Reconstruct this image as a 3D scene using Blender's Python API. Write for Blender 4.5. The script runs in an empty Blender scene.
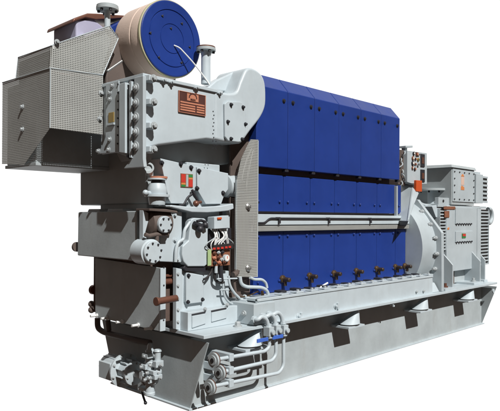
import bpy, bmesh, math, random
from mathutils import Vector, Matrix
random.seed(7)
SC = bpy.context.scene
COL = SC.collection

# ------------------------------------------------------------------ camera, world, sun, exposure
cam_data = bpy.data.cameras.new("camera")
cam = bpy.data.objects.new("camera", cam_data)
COL.objects.link(cam)
ROLL = math.radians(0.38)
right = Vector((0.6940878, -0.71989035, 0.0))
fwd = Vector((0.71989035, 0.6940878, 0.0))
up = Vector((0, 0, 1))
cr = right * math.cos(ROLL) + up * math.sin(ROLL)
cu = -right * math.sin(ROLL) + up * math.cos(ROLL)
M = Matrix((cr, cu, -fwd)).transposed().to_4x4()
M.translation = Vector((-4.6065, -4.3284, 1.783))
cam.matrix_world = M
cam_data.sensor_width = 36.0
cam_data.sensor_fit = 'HORIZONTAL'
cam_data.lens = 36.0 * 602.61 / 500.0
cam_data.shift_y = 11.6 / 500.0
cam_data.clip_end = 500
SC.camera = cam

SUN = Vector((-0.19, -0.69, 0.70)).normalized()      # direction towards the sun
EXPOSURE = 0.42

w = bpy.data.worlds.new("World")
SC.world = w
w.use_nodes = True
nt = w.node_tree
nt.nodes.clear()
out = nt.nodes.new("ShaderNodeOutputWorld")
bg = nt.nodes.new("ShaderNodeBackground")
tc = nt.nodes.new("ShaderNodeTexCoord")
dot = nt.nodes.new("ShaderNodeVectorMath"); dot.operation = 'DOT_PRODUCT'
dot.inputs[1].default_value = (fwd.x, fwd.y, 0.0)
ramp = nt.nodes.new("ShaderNodeMapRange"); ramp.interpolation_type = 'SMOOTHSTEP'
ramp.inputs['From Min'].default_value = math.cos(math.radians(66))
ramp.inputs['From Max'].default_value = math.cos(math.radians(52))
sep = nt.nodes.new("ShaderNodeSeparateXYZ")
elev = nt.nodes.new("ShaderNodeMapRange"); elev.interpolation_type = 'SMOOTHSTEP'
elev.inputs['From Min'].default_value = -0.25
elev.inputs['From Max'].default_value = 0.55
amb = nt.nodes.new("ShaderNodeMix"); amb.data_type = 'RGBA'
amb.inputs['A'].default_value = (0.062, 0.038, 0.027, 1)   # dim warm bounce from below
amb.inputs['B'].default_value = (0.070, 0.056, 0.050, 1)   # dim open shade above
fin = nt.nodes.new("ShaderNodeMix"); fin.data_type = 'RGBA'
fin.inputs['B'].default_value = (0.86, 0.86, 0.86, 1)      # white glow added to the world behind the machine, no sheet there
L = nt.links.new
L(tc.outputs['Generated'], dot.inputs[0]); L(dot.outputs['Value'], ramp.inputs['Value'])
L(tc.outputs['Generated'], sep.inputs[0]); L(sep.outputs['Z'], elev.inputs['Value'])
L(elev.outputs['Result'], amb.inputs['Factor'])
L(ramp.outputs['Result'], fin.inputs['Factor']); L(amb.outputs['Result'], fin.inputs['A'])
L(fin.outputs['Result'], bg.inputs['Color']); L(bg.outputs['Background'], out.inputs['Surface'])
bg.inputs['Strength'].default_value = 1.0

sd = bpy.data.lights.new("sun", 'SUN')
sd.energy = 4.0
sd.angle = math.radians(0.5)
sd.color = (1.0, 0.985, 0.96)
sun = bpy.data.objects.new("sun", sd)
COL.objects.link(sun)
sun.rotation_euler = (-SUN).to_track_quat('-Z', 'Y').to_euler()
sun.location = (0, -10, 12)

SC.view_settings.view_transform = 'Standard'
SC.view_settings.look = 'None'
SC.view_settings.gamma = 1.0
SC.view_settings.exposure = EXPOSURE
SC.cycles.max_bounces = 6
SC.cycles.transparent_max_bounces = 16

# ------------------------------------------------------------------ materials
def new_mat(name):
    m = bpy.data.materials.new(name); m.use_nodes = True
    return m, m.node_tree, m.node_tree.nodes['Principled BSDF']

def paint(name, col, rough=0.42, var=0.10, metallic=0.0, dirt=0.0, dirt_col=(0.12, 0.09, 0.07), bump=0.0, scale=3.0, coat=0.0, spec=0.5, wave=0.0):
    m, t, b = new_mat(name)
    N = t.nodes.new
    co = N("ShaderNodeTexCoord")
    n1 = N("ShaderNodeTexNoise"); n1.inputs['Scale'].default_value = scale; n1.inputs['Detail'].default_value = 8; n1.inputs['Roughness'].default_value = 0.65
    t.links.new(co.outputs['Object'], n1.inputs['Vector'])
    mr = N("ShaderNodeMapRange")
    mr.inputs['From Min'].default_value = 0.3; mr.inputs['From Max'].default_value = 0.7
    mr.inputs['To Min'].default_value = 1 - var; mr.inputs['To Max'].default_value = 1 + var * 0.6
    t.links.new(n1.outputs['Fac'], mr.inputs['Value'])
    mul = N("ShaderNodeMix"); mul.data_type = 'RGBA'; mul.blend_type = 'MULTIPLY'
    mul.inputs['Factor'].default_value = 1.0
    mul.inputs['A'].default_value = (*col, 1)
    t.links.new(mr.outputs['Result'], mul.inputs['B'])
    last = mul.outputs['Result']
    if dirt > 0:
        n2 = N("ShaderNodeTexNoise"); n2.inputs['Scale'].default_value = 1.6; n2.inputs['Detail'].default_value = 10; n2.inputs['Roughness'].default_value = 0.72
        mp = N("ShaderNodeMapping"); mp.inputs['Scale'].default_value = (3.0, 3.0, 0.55)
        t.links.new(co.outputs['Object'], mp.inputs['Vector']); t.links.new(mp.outputs['Vector'], n2.inputs['Vector'])
        r2 = N("ShaderNodeMapRange"); r2.interpolation_type = 'SMOOTHSTEP'
        r2.inputs['From Min'].default_value = 0.52; r2.inputs['From Max'].default_value = 0.78
        r2.inputs['To Max'].default_value = dirt
        t.links.new(n2.outputs['Fac'], r2.inputs['Value'])
        mx = N("ShaderNodeMix"); mx.data_type = 'RGBA'
        mx.inputs['B'].default_value = (*dirt_col, 1)
        t.links.new(r2.outputs['Result'], mx.inputs['Factor']); t.links.new(last, mx.inputs['A'])
        last = mx.outputs['Result']
    t.links.new(last, b.inputs['Base Color'])
    rr = N("ShaderNodeMapRange"); rr.inputs['To Min'].default_value = max(0.05, rough - 0.1); rr.inputs['To Max'].default_value = min(1, rough + 0.14)
    t.links.new(n1.outputs['Fac'], rr.inputs['Value']); t.links.new(rr.outputs['Result'], b.inputs['Roughness'])
    b.inputs['Metallic'].default_value = metallic
    b.inputs['Specular IOR Level'].default_value = spec
    if coat: b.inputs['Coat Weight'].default_value = coat
    if wave > 0:
        n4 = N('ShaderNodeTexNoise'); n4.inputs['Scale'].default_value = 3.5; n4.inputs['Detail'].default_value = 2
        t.links.new(co.outputs['Object'], n4.inputs['Vector'])
        bw = N('ShaderNodeBump'); bw.inputs['Strength'].default_value = wave; bw.inputs['Distance'].default_value = 0.03
        t.links.new(n4.outputs['Fac'], bw.inputs['Height']); t.links.new(bw.outputs['Normal'], b.inputs['Normal'])
    if bump > 0:
        n3 = N("ShaderNodeTexNoise"); n3.inputs['Scale'].default_value = 55; n3.inputs['Detail'].default_value = 4
        t.links.new(co.outputs['Object'], n3.inputs['Vector'])
        bp = N("ShaderNodeBump"); bp.inputs['Strength'].default_value = bump; bp.inputs['Distance'].default_value = 0.004
        t.links.new(n3.outputs['Fac'], bp.inputs['Height'])
        if wave > 0: t.links.new(bw.outputs['Normal'], bp.inputs['Normal'])
        t.links.new(bp.outputs['Normal'], b.inputs['Normal'])
    return m

def perforated(name, col, pitch=0.0195, hole=0.30, rough=0.5):
    """painted sheet steel with round punched holes (real see-through holes)"""
    m, t, b = new_mat(name)
    N = t.nodes.new
    co = N("ShaderNodeTexCoord"); ge = N("ShaderNodeNewGeometry")
    sx = N("ShaderNodeSeparateXYZ"); t.links.new(co.outputs['Object'], sx.inputs[0])
    sn = N("ShaderNodeSeparateXYZ"); t.links.new(ge.outputs['True Normal'], sn.inputs[0])
    def mth(op, a, bb=None):
        n = N("ShaderNodeMath"); n.operation = op
        for i, v in enumerate((a, bb)):
            if v is None: continue
            if isinstance(v, (int, float)): n.inputs[i].default_value = v
            else: t.links.new(v, n.inputs[i])
        return n.outputs[0]
    ax = mth('ABSOLUTE', sn.outputs['X']); ay = mth('ABSOLUTE', sn.outputs['Y'])
    isx = mth('GREATER_THAN', ax, ay)
    d = mth('SUBTRACT', sx.outputs['Y'], sx.outputs['X'])
    uu = mth('ADD', sx.outputs['X'], mth('MULTIPLY', isx, d))
    def cell(v):
        return mth('SUBTRACT', mth('FRACT', mth('DIVIDE', v, pitch)), 0.5)
    cu_ = cell(uu); cv_ = cell(sx.outputs['Z'])
    r = mth('SQRT', mth('ADD', mth('MULTIPLY', cu_, cu_), mth('MULTIPLY', cv_, cv_)))
    ishole = mth('LESS_THAN', r, hole)
    tr = N("ShaderNodeBsdfTransparent"); mix = N("ShaderNodeMixShader")
    n1 = N("ShaderNodeTexNoise"); n1.inputs['Scale'].default_value = 4; n1.inputs['Detail'].default_value = 6
    t.links.new(co.outputs['Object'], n1.inputs['Vector'])
    mr = N("ShaderNodeMapRange"); mr.inputs['To Min'].default_value = 0.8; mr.inputs['To Max'].default_value = 1.12
    t.links.new(n1.outputs['Fac'], mr.inputs['Value'])
    mul = N("ShaderNodeMix"); mul.data_type = 'RGBA'; mul.blend_type = 'MULTIPLY'; mul.inputs['Factor'].default_value = 1
    mul.inputs['A'].default_value = (*col, 1); t.links.new(mr.outputs['Result'], mul.inputs['B'])
    t.links.new(mul.outputs['Result'], b.inputs['Base Color'])
    b.inputs['Roughness'].default_value = rough
    o = t.nodes['Material Output']
    t.links.new(ishole, mix.inputs[0]); t.links.new(b.outputs[0], mix.inputs[1]); t.links.new(tr.outputs[0], mix.inputs[2])
    t.links.new(mix.outputs[0], o.inputs['Surface'])
    return m

GREY = paint("grey_paint", (0.405, 0.458, 0.482), 0.46, 0.10, dirt=0.16, dirt_col=(0.25,0.245,0.225), bump=0.10, coat=0.1)
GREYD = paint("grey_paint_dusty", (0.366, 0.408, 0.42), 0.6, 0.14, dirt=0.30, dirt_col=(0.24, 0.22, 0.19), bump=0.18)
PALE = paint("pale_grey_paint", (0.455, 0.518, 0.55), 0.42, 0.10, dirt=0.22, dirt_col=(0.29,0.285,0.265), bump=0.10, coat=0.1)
BLUE = paint("blue_paint", (0.011, 0.036, 0.205), 0.42, 0.14, spec=0.30, wave=0.10, dirt=0.12, dirt_col=(0.03, 0.055, 0.2), bump=0.1, scale=2)
BLUEV = paint("blue_valve_plastic", (0.05, 0.13, 0.50), 0.4, 0.06)
STEEL = paint("worn_steel", (0.42, 0.42, 0.41), 0.35, 0.15, metallic=0.85)
BOLT = paint("bolt_steel", (0.36, 0.39, 0.40), 0.5, 0.15, metallic=0.0)
DARK = paint("dark_and_shaded_casting", (0.10, 0.075, 0.064), 0.65, 0.25, bump=0.2)  # dark parts, and shade put into the colour of shaded ones
DARKBOLT = paint("black_bolt", (0.02, 0.02, 0.025), 0.5, 0.1)
BROWN = paint("shade_brown", (0.10, 0.066, 0.053), 0.75, 0.25, bump=0.4)  # brown tone of the shadows put into the colour
COPPER = paint("copper_brown", (0.165, 0.070, 0.046), 0.4, 0.3, metallic=0.35)
PLATEC = paint("engraved_copper", (0.47, 0.19, 0.115), 0.5, 0.15)
PLATED = paint("plate_dark_enamel", (0.075, 0.026, 0.020), 0.5, 0.2)
BRASS = paint("dull_brass", (0.085, 0.050, 0.025), 0.4, 0.3, metallic=0.5)
VALVE = paint("gilt_bronze", (0.10, 0.06, 0.026), 0.4, 0.4, metallic=0.4, scale=25)
DARKV = paint("dark_bronze", (0.045, 0.028, 0.018), 0.45, 0.3, metallic=0.2)
CREAM = paint("cream_lagging", (0.62, 0.49, 0.41), 0.7, 0.10, bump=0.3)
TAPE = paint("olive_edge_tape", (0.40, 0.38, 0.24), 0.6, 0.15)
LILAC = paint("lilac_primer", (0.36, 0.35, 0.46), 0.5, 0.1)
BLACK = paint("black_rubber", (0.018, 0.017, 0.017), 0.55, 0.2)
WHITEC = paint("white_cable", (0.66, 0.67, 0.66), 0.5, 0.08)
ORANGE = paint("orange_marking", (0.58, 0.20, 0.06), 0.5, 0.1)
RED = paint("red_marking", (0.50, 0.035, 0.022), 0.5, 0.1)
GREEN = paint("green_marking", (0.03, 0.20, 0.05), 0.5, 0.1)
LIME = paint("pale_green_marking", (0.34, 0.46, 0.22), 0.5, 0.1)
RUST = paint("rusty_nameplate", (0.22, 0.085, 0.045), 0.6, 0.4, scale=30)
LAMP = paint("orange_red_lens", (0.52, 0.075, 0.015), 0.3, 0.08)
GOLD = paint("gilt_label", (0.28, 0.19, 0.05), 0.4, 0.2)
GLASS = paint("gauge_face", (0.75, 0.72, 0.66), 0.25, 0.05)
PERF = perforated("perforated_sheet", (0.40, 0.41, 0.39), pitch=0.0162, hole=0.31)
PERFS = perforated("perforated_sheet_fine", (0.37, 0.375, 0.355), pitch=0.0165, hole=0.32)

# ------------------------------------------------------------------ mesh building
def spline(P, k=5):
    out = []
    n = len(P)
    for i in range(n - 1):
        p0, p1, p2, p3 = P[max(i - 1, 0)], P[i], P[i + 1], P[min(i + 2, n - 1)]
        for j in range(k):
            u = j / k
            out.append(tuple(0.5 * (2 * p1[d] + (p2[d] - p0[d]) * u + (2 * p0[d] - 5 * p1[d] + 4 * p2[d] - p3[d]) * u * u + (3 * p1[d] - p0[d] - 3 * p2[d] + p3[d]) * u ** 3) for d in range(2)))
    return out + [tuple(P[-1])]

class Shape:
    def __init__(self):
        self.bm = bmesh.new()
    def _face(self, vs, m, smooth=False):
        try:
            f = self.bm.faces.new(vs); f.material_index = m; f.smooth = smooth
        except ValueError:
            pass
    def prism(self, poly, axis, a, b, m=0, taper=None):
        def pt(p, h):
            if axis == 'x': return (h, p[0], p[1])
            if axis == 'y': return (p[0], h, p[1])
            return (p[0], p[1], h)
        A = [self.bm.verts.new(pt(p, a)) for p in poly]
        B = [self.bm.verts.new(pt(p, b)) for p in (taper or poly)]
        n = len(poly)
        self._face(A, m); self._face(B[::-1], m)
        for i in range(n):
            j = (i + 1) % n
            self._face([A[i], B[i], B[j], A[j]], m)
        return self
    def hexa(self, bottom, top, m=0):
        A = [self.bm.verts.new(p) for p in bottom]; B = [self.bm.verts.new(p) for p in top]
        self._face(A, m); self._face(B[::-1], m)
        n = len(A)
        for i in range(n):
            j = (i + 1) % n
            self._face([A[i], B[i], B[j], A[j]], m)
        return self
    def box(self, x0, x1, y0, y1, z0, z1, m=0):
        return self.prism([(x0, z0), (x1, z0), (x1, z1), (x0, z1)], 'y', y0, y1, m)
    def lathe(self, prof, origin, axis, n=32, m=0):
        o = Vector(origin); d = Vector(axis).normalized()
        e = Vector((0, 0, 1)) if abs(d.z) < 0.9 else Vector((1, 0, 0))
        u = d.cross(e).normalized(); v = d.cross(u)
        rings = []
        for r, h in prof:
            if r < 1e-5:
                rings.append([self.bm.verts.new(o + d * h)])
            else:
                rings.append([self.bm.verts.new(o + d * h + (u * math.cos(2 * math.pi * i / n) + v * math.sin(2 * math.pi * i / n)) * r) for i in range(n)])
        if len(rings[0]) > 1: self._face(rings[0][::-1], m)
        if len(rings[-1]) > 1: self._face(rings[-1], m)
        for A, B in zip(rings, rings[1:]):
            for i in range(n):
                j = (i + 1) % n
                if len(A) == 1 and len(B) == 1: continue
                if len(A) == 1: self._face([A[0], B[i], B[j]], m)
                elif len(B) == 1: self._face([A[i], B[0], A[j]], m)
                else: self._face([A[i], A[j], B[j], B[i]], m)
        return self
    def cyl(self, p, q, r, r2=None, n=24, m=0):
        p = Vector(p); q = Vector(q)
        return self.lathe([(r, 0), (r if r2 is None else r2, (q - p).length)], p, q - p, n, m)
    def ball(self, c, r, m=0, n=16, axis=(0, 0, 1), squash=1.0):
        prof = [(r * math.sin(math.pi * k / 10), -r * squash * math.cos(math.pi * k / 10)) for k in range(11)]
        prof[0] = (0, prof[0][1]); prof[-1] = (0, prof[-1][1])
        return self.lathe(prof, c, axis, n, m)
    def tube(self, pts, r, fillet=0.0, n=12, m=0):
        P = [Vector(p) for p in pts]
        if fillet > 0 and len(P) > 2:
            Q = [P[0]]
            for i in range(1, len(P) - 1):
                a, b, c = P[i - 1], P[i], P[i + 1]
                la, lc = (a - b).length, (c - b).length
                f = min(fillet, la * 0.48, lc * 0.48)
                s = b + (a - b).normalized() * f; e = b + (c - b).normalized() * f
                for k in range(7):
                    tt = k / 6
                    Q.append(s * (1 - tt) ** 2 + b * 2 * tt * (1 - tt) + e * tt ** 2)
            Q.append(P[-1]); P = Q
        prev = None; rings = []
        for i, p in enumerate(P):
            d = (P[min(i + 1, len(P) - 1)] - P[max(i - 1, 0)]).normalized()
            if prev is None:
                e = Vector((0, 0, 1)) if abs(d.z) < 0.9 else Vector((1, 0, 0))
                u = d.cross(e).normalized()
            else:
                u = (prev - d * prev.dot(d)).normalized()
            prev = u; v = d.cross(u)
            rings.append([self.bm.verts.new(p + (u * math.cos(2 * math.pi * k / n) + v * math.sin(2 * math.pi * k / n)) * r) for k in range(n)])
        self._face(rings[0][::-1], m); self._face(rings[-1], m)
        for A, B in zip(rings, rings[1:]):
            for k in range(n):
                j = (k + 1) % n
                self._face([A[k], A[j], B[j], B[k]], m)
        return self
    def bolt(self, p, nrm, r=0.016, h=0.016, m=0, washer=True):
        p = Vector(p); d = Vector(nrm).normalized()
        if washer: self.lathe([(r * 1.5, -0.003), (r * 1.5, h * 0.25)], p, d, 16, m)
        self.lathe([(r, -0.002), (r, h), (r * 0.8, h * 1.15)], p, d, 6, m)
        return self
    def flange(self, p, d, R, t, r_in=0.0, n=28, m=0, bolts=0, mb=None, rb=0.010):
        p = Vector(p); d = Vector(d).normalized()
        if r_in > 0:
            self.lathe([(r_in, t), (R, t), (R, 0), (r_in, 0), (r_in, t * 0.1)], p, d, n, m)
        else:
            self.lathe([(R, 0), (R, t)], p, d, n, m)
        if bolts:
            e = Vector((0, 0, 1)) if abs(d.z) < 0.9 else Vector((1, 0, 0))
            u = d.cross(e).normalized(); v = d.cross(u)
            for k in range(bolts):
                a = 2 * math.pi * (k + 0.5) / bolts
                self.bolt(p + d * t + (u * math.cos(a) + v * math.sin(a)) * R * 0.8, d, rb, rb, m if mb is None else mb, washer=False)
        return self

def build(name, sh, mats, parent=None, bevel=0.004, label=None, segs=2):
    bm = sh.bm
    bmesh.ops.recalc_face_normals(bm, faces=bm.faces[:])
    me = bpy.data.meshes.new(name)
    bm.to_mesh(me); bm.free()
    for p in me.polygons: p.use_smooth = True
    me.set_sharp_from_angle(angle=math.radians(32))
    if not isinstance(mats, (list, tuple)): mats = [mats]
    for mm in mats: me.materials.append(mm)
    o = bpy.data.objects.new(name, me)
    COL.objects.link(o)
    if parent is not None:
        o.parent = parent
        inv = parent
        off = Vector((0, 0, 0))
        while inv is not None:
            off += inv.location; inv = inv.parent
        o.location = -off
    if bevel:
        b = o.modifiers.new("bevel", 'BEVEL'); b.width = bevel; b.segments = segs
        b.limit_method = 'ANGLE'; b.angle_limit = math.radians(40); b.harden_normals = True
    if label: o['label'] = label
    return o

def sub_copy(src, delta, parent=None):
    c = src.copy(); COL.objects.link(c); c.parent = parent or src.parent
    c.location = src.location + Vector(delta)
    for ch in src.children:
        d = ch.copy(); COL.objects.link(d); d.parent = c
    return c

NX, NY, NZ = (-1, 0, 0), (0, -1, 0), (0, 0, 1)

# ------------------------------------------------------------------ the generator set
root = bpy.data.objects.new("diesel_generator_set", None)
root.location = (2.2, 0.53, 0)
COL.objects.link(root)
root['label'] = "large grey diesel generator set with blue cylinder covers on a welded steel base"
root['category'] = "generator set"

YC, XC, YG, XG, YS, XB, XE, YN, YP, YT, YD = -0.12, -1.56, 0.49, -2.085, 0.03, -1.3, -0.95, -0.1, -0.35, -0.075, 0.06

# ---- foundation tank
XT0, XT1 = -0.985, 5.48
s = Shape()
s.box(XT0 + 0.012, XT1 - 0.012, YT, 1.14, 0.018, 0.66)
tank = build("foundation_tank", s, GREYD, root)
s = Shape(); s.box(XT0 - 0.03, XT1 + 0.03, YT - 0.035, 1.18, 0, 0.018)
build("bottom_flange", s, PALE, tank, 0.003)
for xx, yy0, yy1 in ((XT0, YT, 1.14), (XT1 - 0.012, YT, 1.14)):
    s = Shape()
    s.prism([(YT - 0.01, 0.018), (1.15, 0.018), (1.40, 0.655), (YP + 0.02, 0.655)], 'x', xx, xx + 0.012)
    build("end_plate", s, GREYD, tank, 0.002)
# lifting hole boss at the far end
s = Shape(); s.cyl((XT1 - 0.10, YP + 0.03, 0.585), (XT1 - 0.10, YP + 0.05, 0.585), 0.035, m=0)
build("lifting_boss", s, PALE, tank, 0.002)

s = Shape(); s.tube([(XT0 + .02, YT - 0.002, 0.02), (XT1 - .02, YT - 0.002, 0.02)], 0.008, n=6); build("weld_bead", s, GREYD, tank, 0)
# ---- resilient mounts with their brackets
def mount(cx):
    s = Shape()
    s.hexa([(cx - 0.165, YP + 0.02, 0.492), (cx + 0.165, YP + 0.02, 0.492), (cx + 0.165, YT + 0.004, 0.492), (cx - 0.165, YT + 0.004, 0.492)],
           [(cx - 0.165, YP + 0.02, 0.517), (cx + 0.165, YP + 0.02, 0.517), (cx + 0.165, YT + 0.004, 0.517), (cx - 0.165, YT + 0.004, 0.517)])
    b = build("mount_bracket", s, PALE, root, 0.003)
    s = Shape()
    # leaning cone
    n = 28
    A = [(cx + 0.14 * math.cos(2 * math.pi * k / n), YP + 0.125 + 0.115 * math.sin(2 * math.pi * k / n)) for k in range(n)]
    B = [(cx + 0.09 + 0.03 * math.cos(2 * math.pi * k / n), YP + 0.085 + 0.03 * math.sin(2 * math.pi * k / n)) for k in range(n)]
    s.prism(A, 'z', 0.532, 0.675, taper=B)
    s.lathe([(0.028, 0.65), (0.028, 0.70)], (cx + 0.09, YP + 0.085, 0), NZ, 20)
    mt = build("resilient_mount", s, PALE, root, 0.003)
    s = Shape()
    s.prism([(cx + 0.135 * math.cos(2 * math.pi * k / n), YP + 0.125 + 0.11 * math.sin(2 * math.pi * k / n)) for k in range(n)], 'z', 0.517, 0.533)
    build("rubber_ring", s, BLACK, mt, 0)
for cx in (-0.34, 1.36, 3.05, 4.55):
    mount(cx)

# ---- base frame
s = Shape()
s.box(-1.056, 5.44, YP, 1.41, 0.70, 0.732)
frame = build("base_frame", s, PALE, root, 0.004)
s = Shape()
s.box(-0.32, 3.28, YP + 0.05, YP + 0.078, 0.725, 0.985)        # long girder web
s.box(-0.32, 3.28, YP + 0.04, YP + 0.19, 0.955, 0.985)
s.box(-0.32, 3.28, YP + 0.19, 0.25, 0.86, 0.955)
for x in [0.1 + 0.24 * k for k in range(14)]:
    s.box(x - 0.05 - .02 * random.random(), x + 0.05 + .02 * random.random(), YP + 0.042, YP + 0.13 + .03 * random.random(), 0.985, 0.997 + .01 * random.random())
build("side_girder", s, PALE, frame, 0.006)
for x in [0.1 + 0.24 * k for k in range(14)]:
    s = Shape(); s.bolt((x + random.uniform(-.015, .015), YP + 0.085, 1.0), NZ, 0.017, 0.016)
    if x > 0.2: build("holding_bolt", s, BOLT, frame, 0)
for x in [0.22 + 0.24 * k for k in range(13)]:
    s = Shape(); s.box(x - 0.045 + .02 * random.random(), x + 0.045, YP + 0.17, YP + 0.27, 0.985, 1.0 + .015 * random.random())
    build("clamp", s, DARKBOLT, frame, 0.004)
for (x, z) in [(0.309, 0.747), (0.964, 0.786), (2.169, 0.689)]:
    s = Shape(); s.bolt((x, YP + 0.05, z), NY, 0.018, 0.03); s.box(x + .03, x + .06, YP + 0.03, YP + 0.05, z - 0.04, z + 0.03)
    build("girder_bolt", s, PALE, frame, 0.002)

# ---- engine block behind the covers
s = Shape()
s.box(-0.30, 2.80, YD + 0.05, 1.0, 0.74, 2.9); s.box(2.80, 3.14, YD + .05, 1.0, .74, 1.84)
block = build("engine_block", s, DARK, root, 0.01)
s = Shape(); s.box(XE + .02, -0.50, YS + 0.02, 1.0, 0.735, 2.30)
build("front_end_block", s, GREY, block, 0.01)

# lower crankcase doors, camshaft covers, cylinder head covers
P = 0.48
def door(name, x0, x1, z0, z1, y, bolts, parent=root, mat=BLUE):
    s = Shape()
    s.box(x0 + 0.003, x1 - 0.003, y, y + 0.06, z0, z1)
    d = build(name, s, mat, parent, 0.006)
    for (bx, bz) in bolts:
        s = Shape(); s.bolt((bx, y, bz), NY, 0.014, 0.016)
        build("cover_bolt", s, BLUE, d, 0)
    return d
for k in range(7):
    x0, x1 = k * P, min((k + 1) * P, 3.165)
    bl = [(x0 + 0.07, 1.575), (x0 + 0.07, 0.985 + 0.10)]
    if k < 6: bl += [(x1 - 0.07, 1.575), (x1 - 0.07, 0.985 + 0.10)]
    d = door("crankcase_door", x0, x1, 0.96, 1.625, YD, bl)
for k in range(7):
    x = (k + 1) * P - 0.02 if k < 6 else 3.12
    s = Shape()
    s.lathe([(0.042, 0), (0.042, 0.02), (0.036, 0.03), (0.026, 0.032), (0.026, 0.045)], (x, YD - 0.002, 1.10), NY, 18, 0)
    s.lathe([(0.025, 0.045), (0.025, 0.112), (0.019, 0.12)], (x, YD - 0.002, 1.10), (-.03 + .06 * random.random(), -1, -.05 * random.random()), 18, 1)
    s.lathe([(0.020, 0.0), (0.020, 0.07)], (x, YD - 0.05, 1.095), (0, 0, -1), 12, 1)  # dark leg stands in for the shadow below the valve
    build("relief_valve", s, [VALVE, DARKV], root, 0.002)
s = Shape(); s.tube([(0.845, -0.15, 0.946), (0.9, -0.15, 0.993), (1.023, -0.15, 1.029)], 0.011, 0.02); build("indicator_lever", s, WHITEC, root, 0)
for k in range(6):
    x0, x1 = k * P, (k + 1) * P
    if k == 5: x1 = 3.03
    door("camshaft_cover", x0, x1, 1.845, 2.245, YD, [(x0 + 0.07, 1.955), (x1 - 0.07, 1.955)])
RIDGE = [(0.144, 3.333)][0]
for k in range(6):
    x0, x1 = k * P + 0.0025, (k + 1) * P - 0.0025
    if k == 0: x0 = -0.03
    s = Shape()
    s.prism([(0, 2.315), (0.0, 3.167), RIDGE, (0.5, RIDGE[1]), (0.5, 2.40), (0.08, 2.315)], 'x', x0, x1)
    c = build("cylinder_head_cover", s, BLUE, root, 0.008)
    for bx in (x0 + 0.075, x1 - 0.075):
        if bx < 0.1: continue
        s = Shape(); s.lathe([(0.024, -0.002), (0.024, 0.006), (0.015, 0.007), (0.015, 0.018)], (bx, 0, 3.06), NY, 18)
        build("cover_bolt", s, DARKBOLT, c, 0)
    s = Shape(); s.box(x1 - 0.03, x1 + 0.03, 0.01, 0.06, 2.285, 2.316)
    build("latch", s, DARKBOLT, c, 0.004)

# middle trough with rod
s = Shape()
s.box(-0.08, 3.16, 0.0, 0.11, 1.70, 1.815)
s.box(-0.08, 3.16, 0.015, 0.11, 1.632, 1.70)
rail = build("fuel_rail_trough", s, PALE, root, 0.006)
s = Shape()
s.tube([(-0.05, -0.012, 1.722), (0.10, -0.012, 1.722), (0.17, -0.012, 1.772), (3.1, -0.012, 1.772)], 0.010, 0.05)
build("control_rod", s, DARKBOLT, rail, 0)
for k in range(6):
    x = 0.33 + k * 0.92 * 0.98
    if x > 3.0: break
    s = Shape(); s.tube([(x, -0.014, 1.775), (x, -0.014, 1.715)], 0.016); s.box(x - 0.05, x + 0.01, -0.02, 0.0, 1.765, 1.785)
    build("rod_link", s, DARKBOLT, rail, 0)
s = Shape(); s.box(-0.06, 3.16, 0.006, 0.009, 1.635, 1.69)
build("perforated_strip", s, PERFS, rail, 0)

# ---- upright perforated screen between engine and free end
MESH = [(-0.365, 1.184), (-0.382, 1.853), (-0.367, 2.153), (-0.305, 2.368), (-0.22, 2.506), (-0.169, 2.577), (-0.057, 2.588), (-0.056, 1.858), (-0.054, 1.163)]
s = Shape(); s.prism(MESH, 'y', -0.055, -0.05)
screen = build("perforated_screen", s, PERFS, root, 0, label="upright perforated screen beside the blue covers")
s = Shape()
s.box(MESH[0][0] - 0.004, MESH[0][0] + 0.003, -0.056, -0.03, MESH[0][1], MESH[2][1])
s.box(-0.062, -0.052, -0.056, 0.06, MESH[-1][1], MESH[5][1])
build("screen_frame", s, GREYD, screen, 0.002)
s = Shape()
s.box(MESH[0][0] + 0.01, -0.07, 0.05, 0.07, MESH[0][1], MESH[3][1]+.2)
build("hole_shade_sheet", s, DARK, screen, 0)  # dark sheet added so the screen holes look shaded
for (x, z) in [(-0.207, 1.891), (-0.201, 1.265)]:
    s = Shape(); s.lathe([(0.035, 0), (0.035, 0.01), (0.02, 0.02), (0.02, 0.035), (0.01, 0.04)], (x, -0.055, z), NY, 14)
    build("wing_nut", s, STEEL, screen, 0)
s = Shape()
s.tube([(-0.266, 0, 2.058), (-0.225, 0, 2.244), (-0.167, 0, 2.391), (-0.109, 0, 2.489)], 0.012, 0.05)
s.tube([(-0.179, 0, 2.041), (-0.158, 0, 2.207), (-0.123, 0, 2.353), (-0.079, 0, 2.481)], 0.012, 0.05)
build("hose", s, WHITEC, screen, 0)

# ---- charge air cooler
top = [(-1.561, 2.993), (-0.64, 2.99)]
COOL = [(-1.561, 2.983), (-0.653, 2.979), (-0.649, 2.51), (-0.835, 2.508), (-1.118, 2.454), (-1.387, 2.4), (-1.556, 2.347)]
s = Shape(); s.prism(COOL, 'y', YC, 0.55)
cooler = build("charge_air_cooler", s, PALE, root, 0.025, segs=4)
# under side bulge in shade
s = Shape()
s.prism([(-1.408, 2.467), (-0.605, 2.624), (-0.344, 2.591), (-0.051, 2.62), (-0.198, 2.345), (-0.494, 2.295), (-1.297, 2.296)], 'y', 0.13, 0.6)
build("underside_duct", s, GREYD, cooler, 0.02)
s = Shape()
s.prism([(-1.576, 2.996), (-0.643, 2.989), (-0.642, 2.96), (-1.576, 2.965)], 'y', YC - 0.02, 0.5)
build("top_flange", s, PALE, cooler, 0.004)
for i, (x, z) in enumerate([(-1.359, 2.97), (-1.271, 2.967), (-0.98, 2.963), (-0.692, 2.96)]):
    s = Shape(); s.box(x - 0.03, x + 0.03, YC - 0.028, YC, z - 0.008, z + 0.012); s.bolt((x, YC - 0.03, z), NY, 0.012, 0.02)
    build("clamp", s, PALE if i % 2 else GREY, cooler, 0.004)
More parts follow.
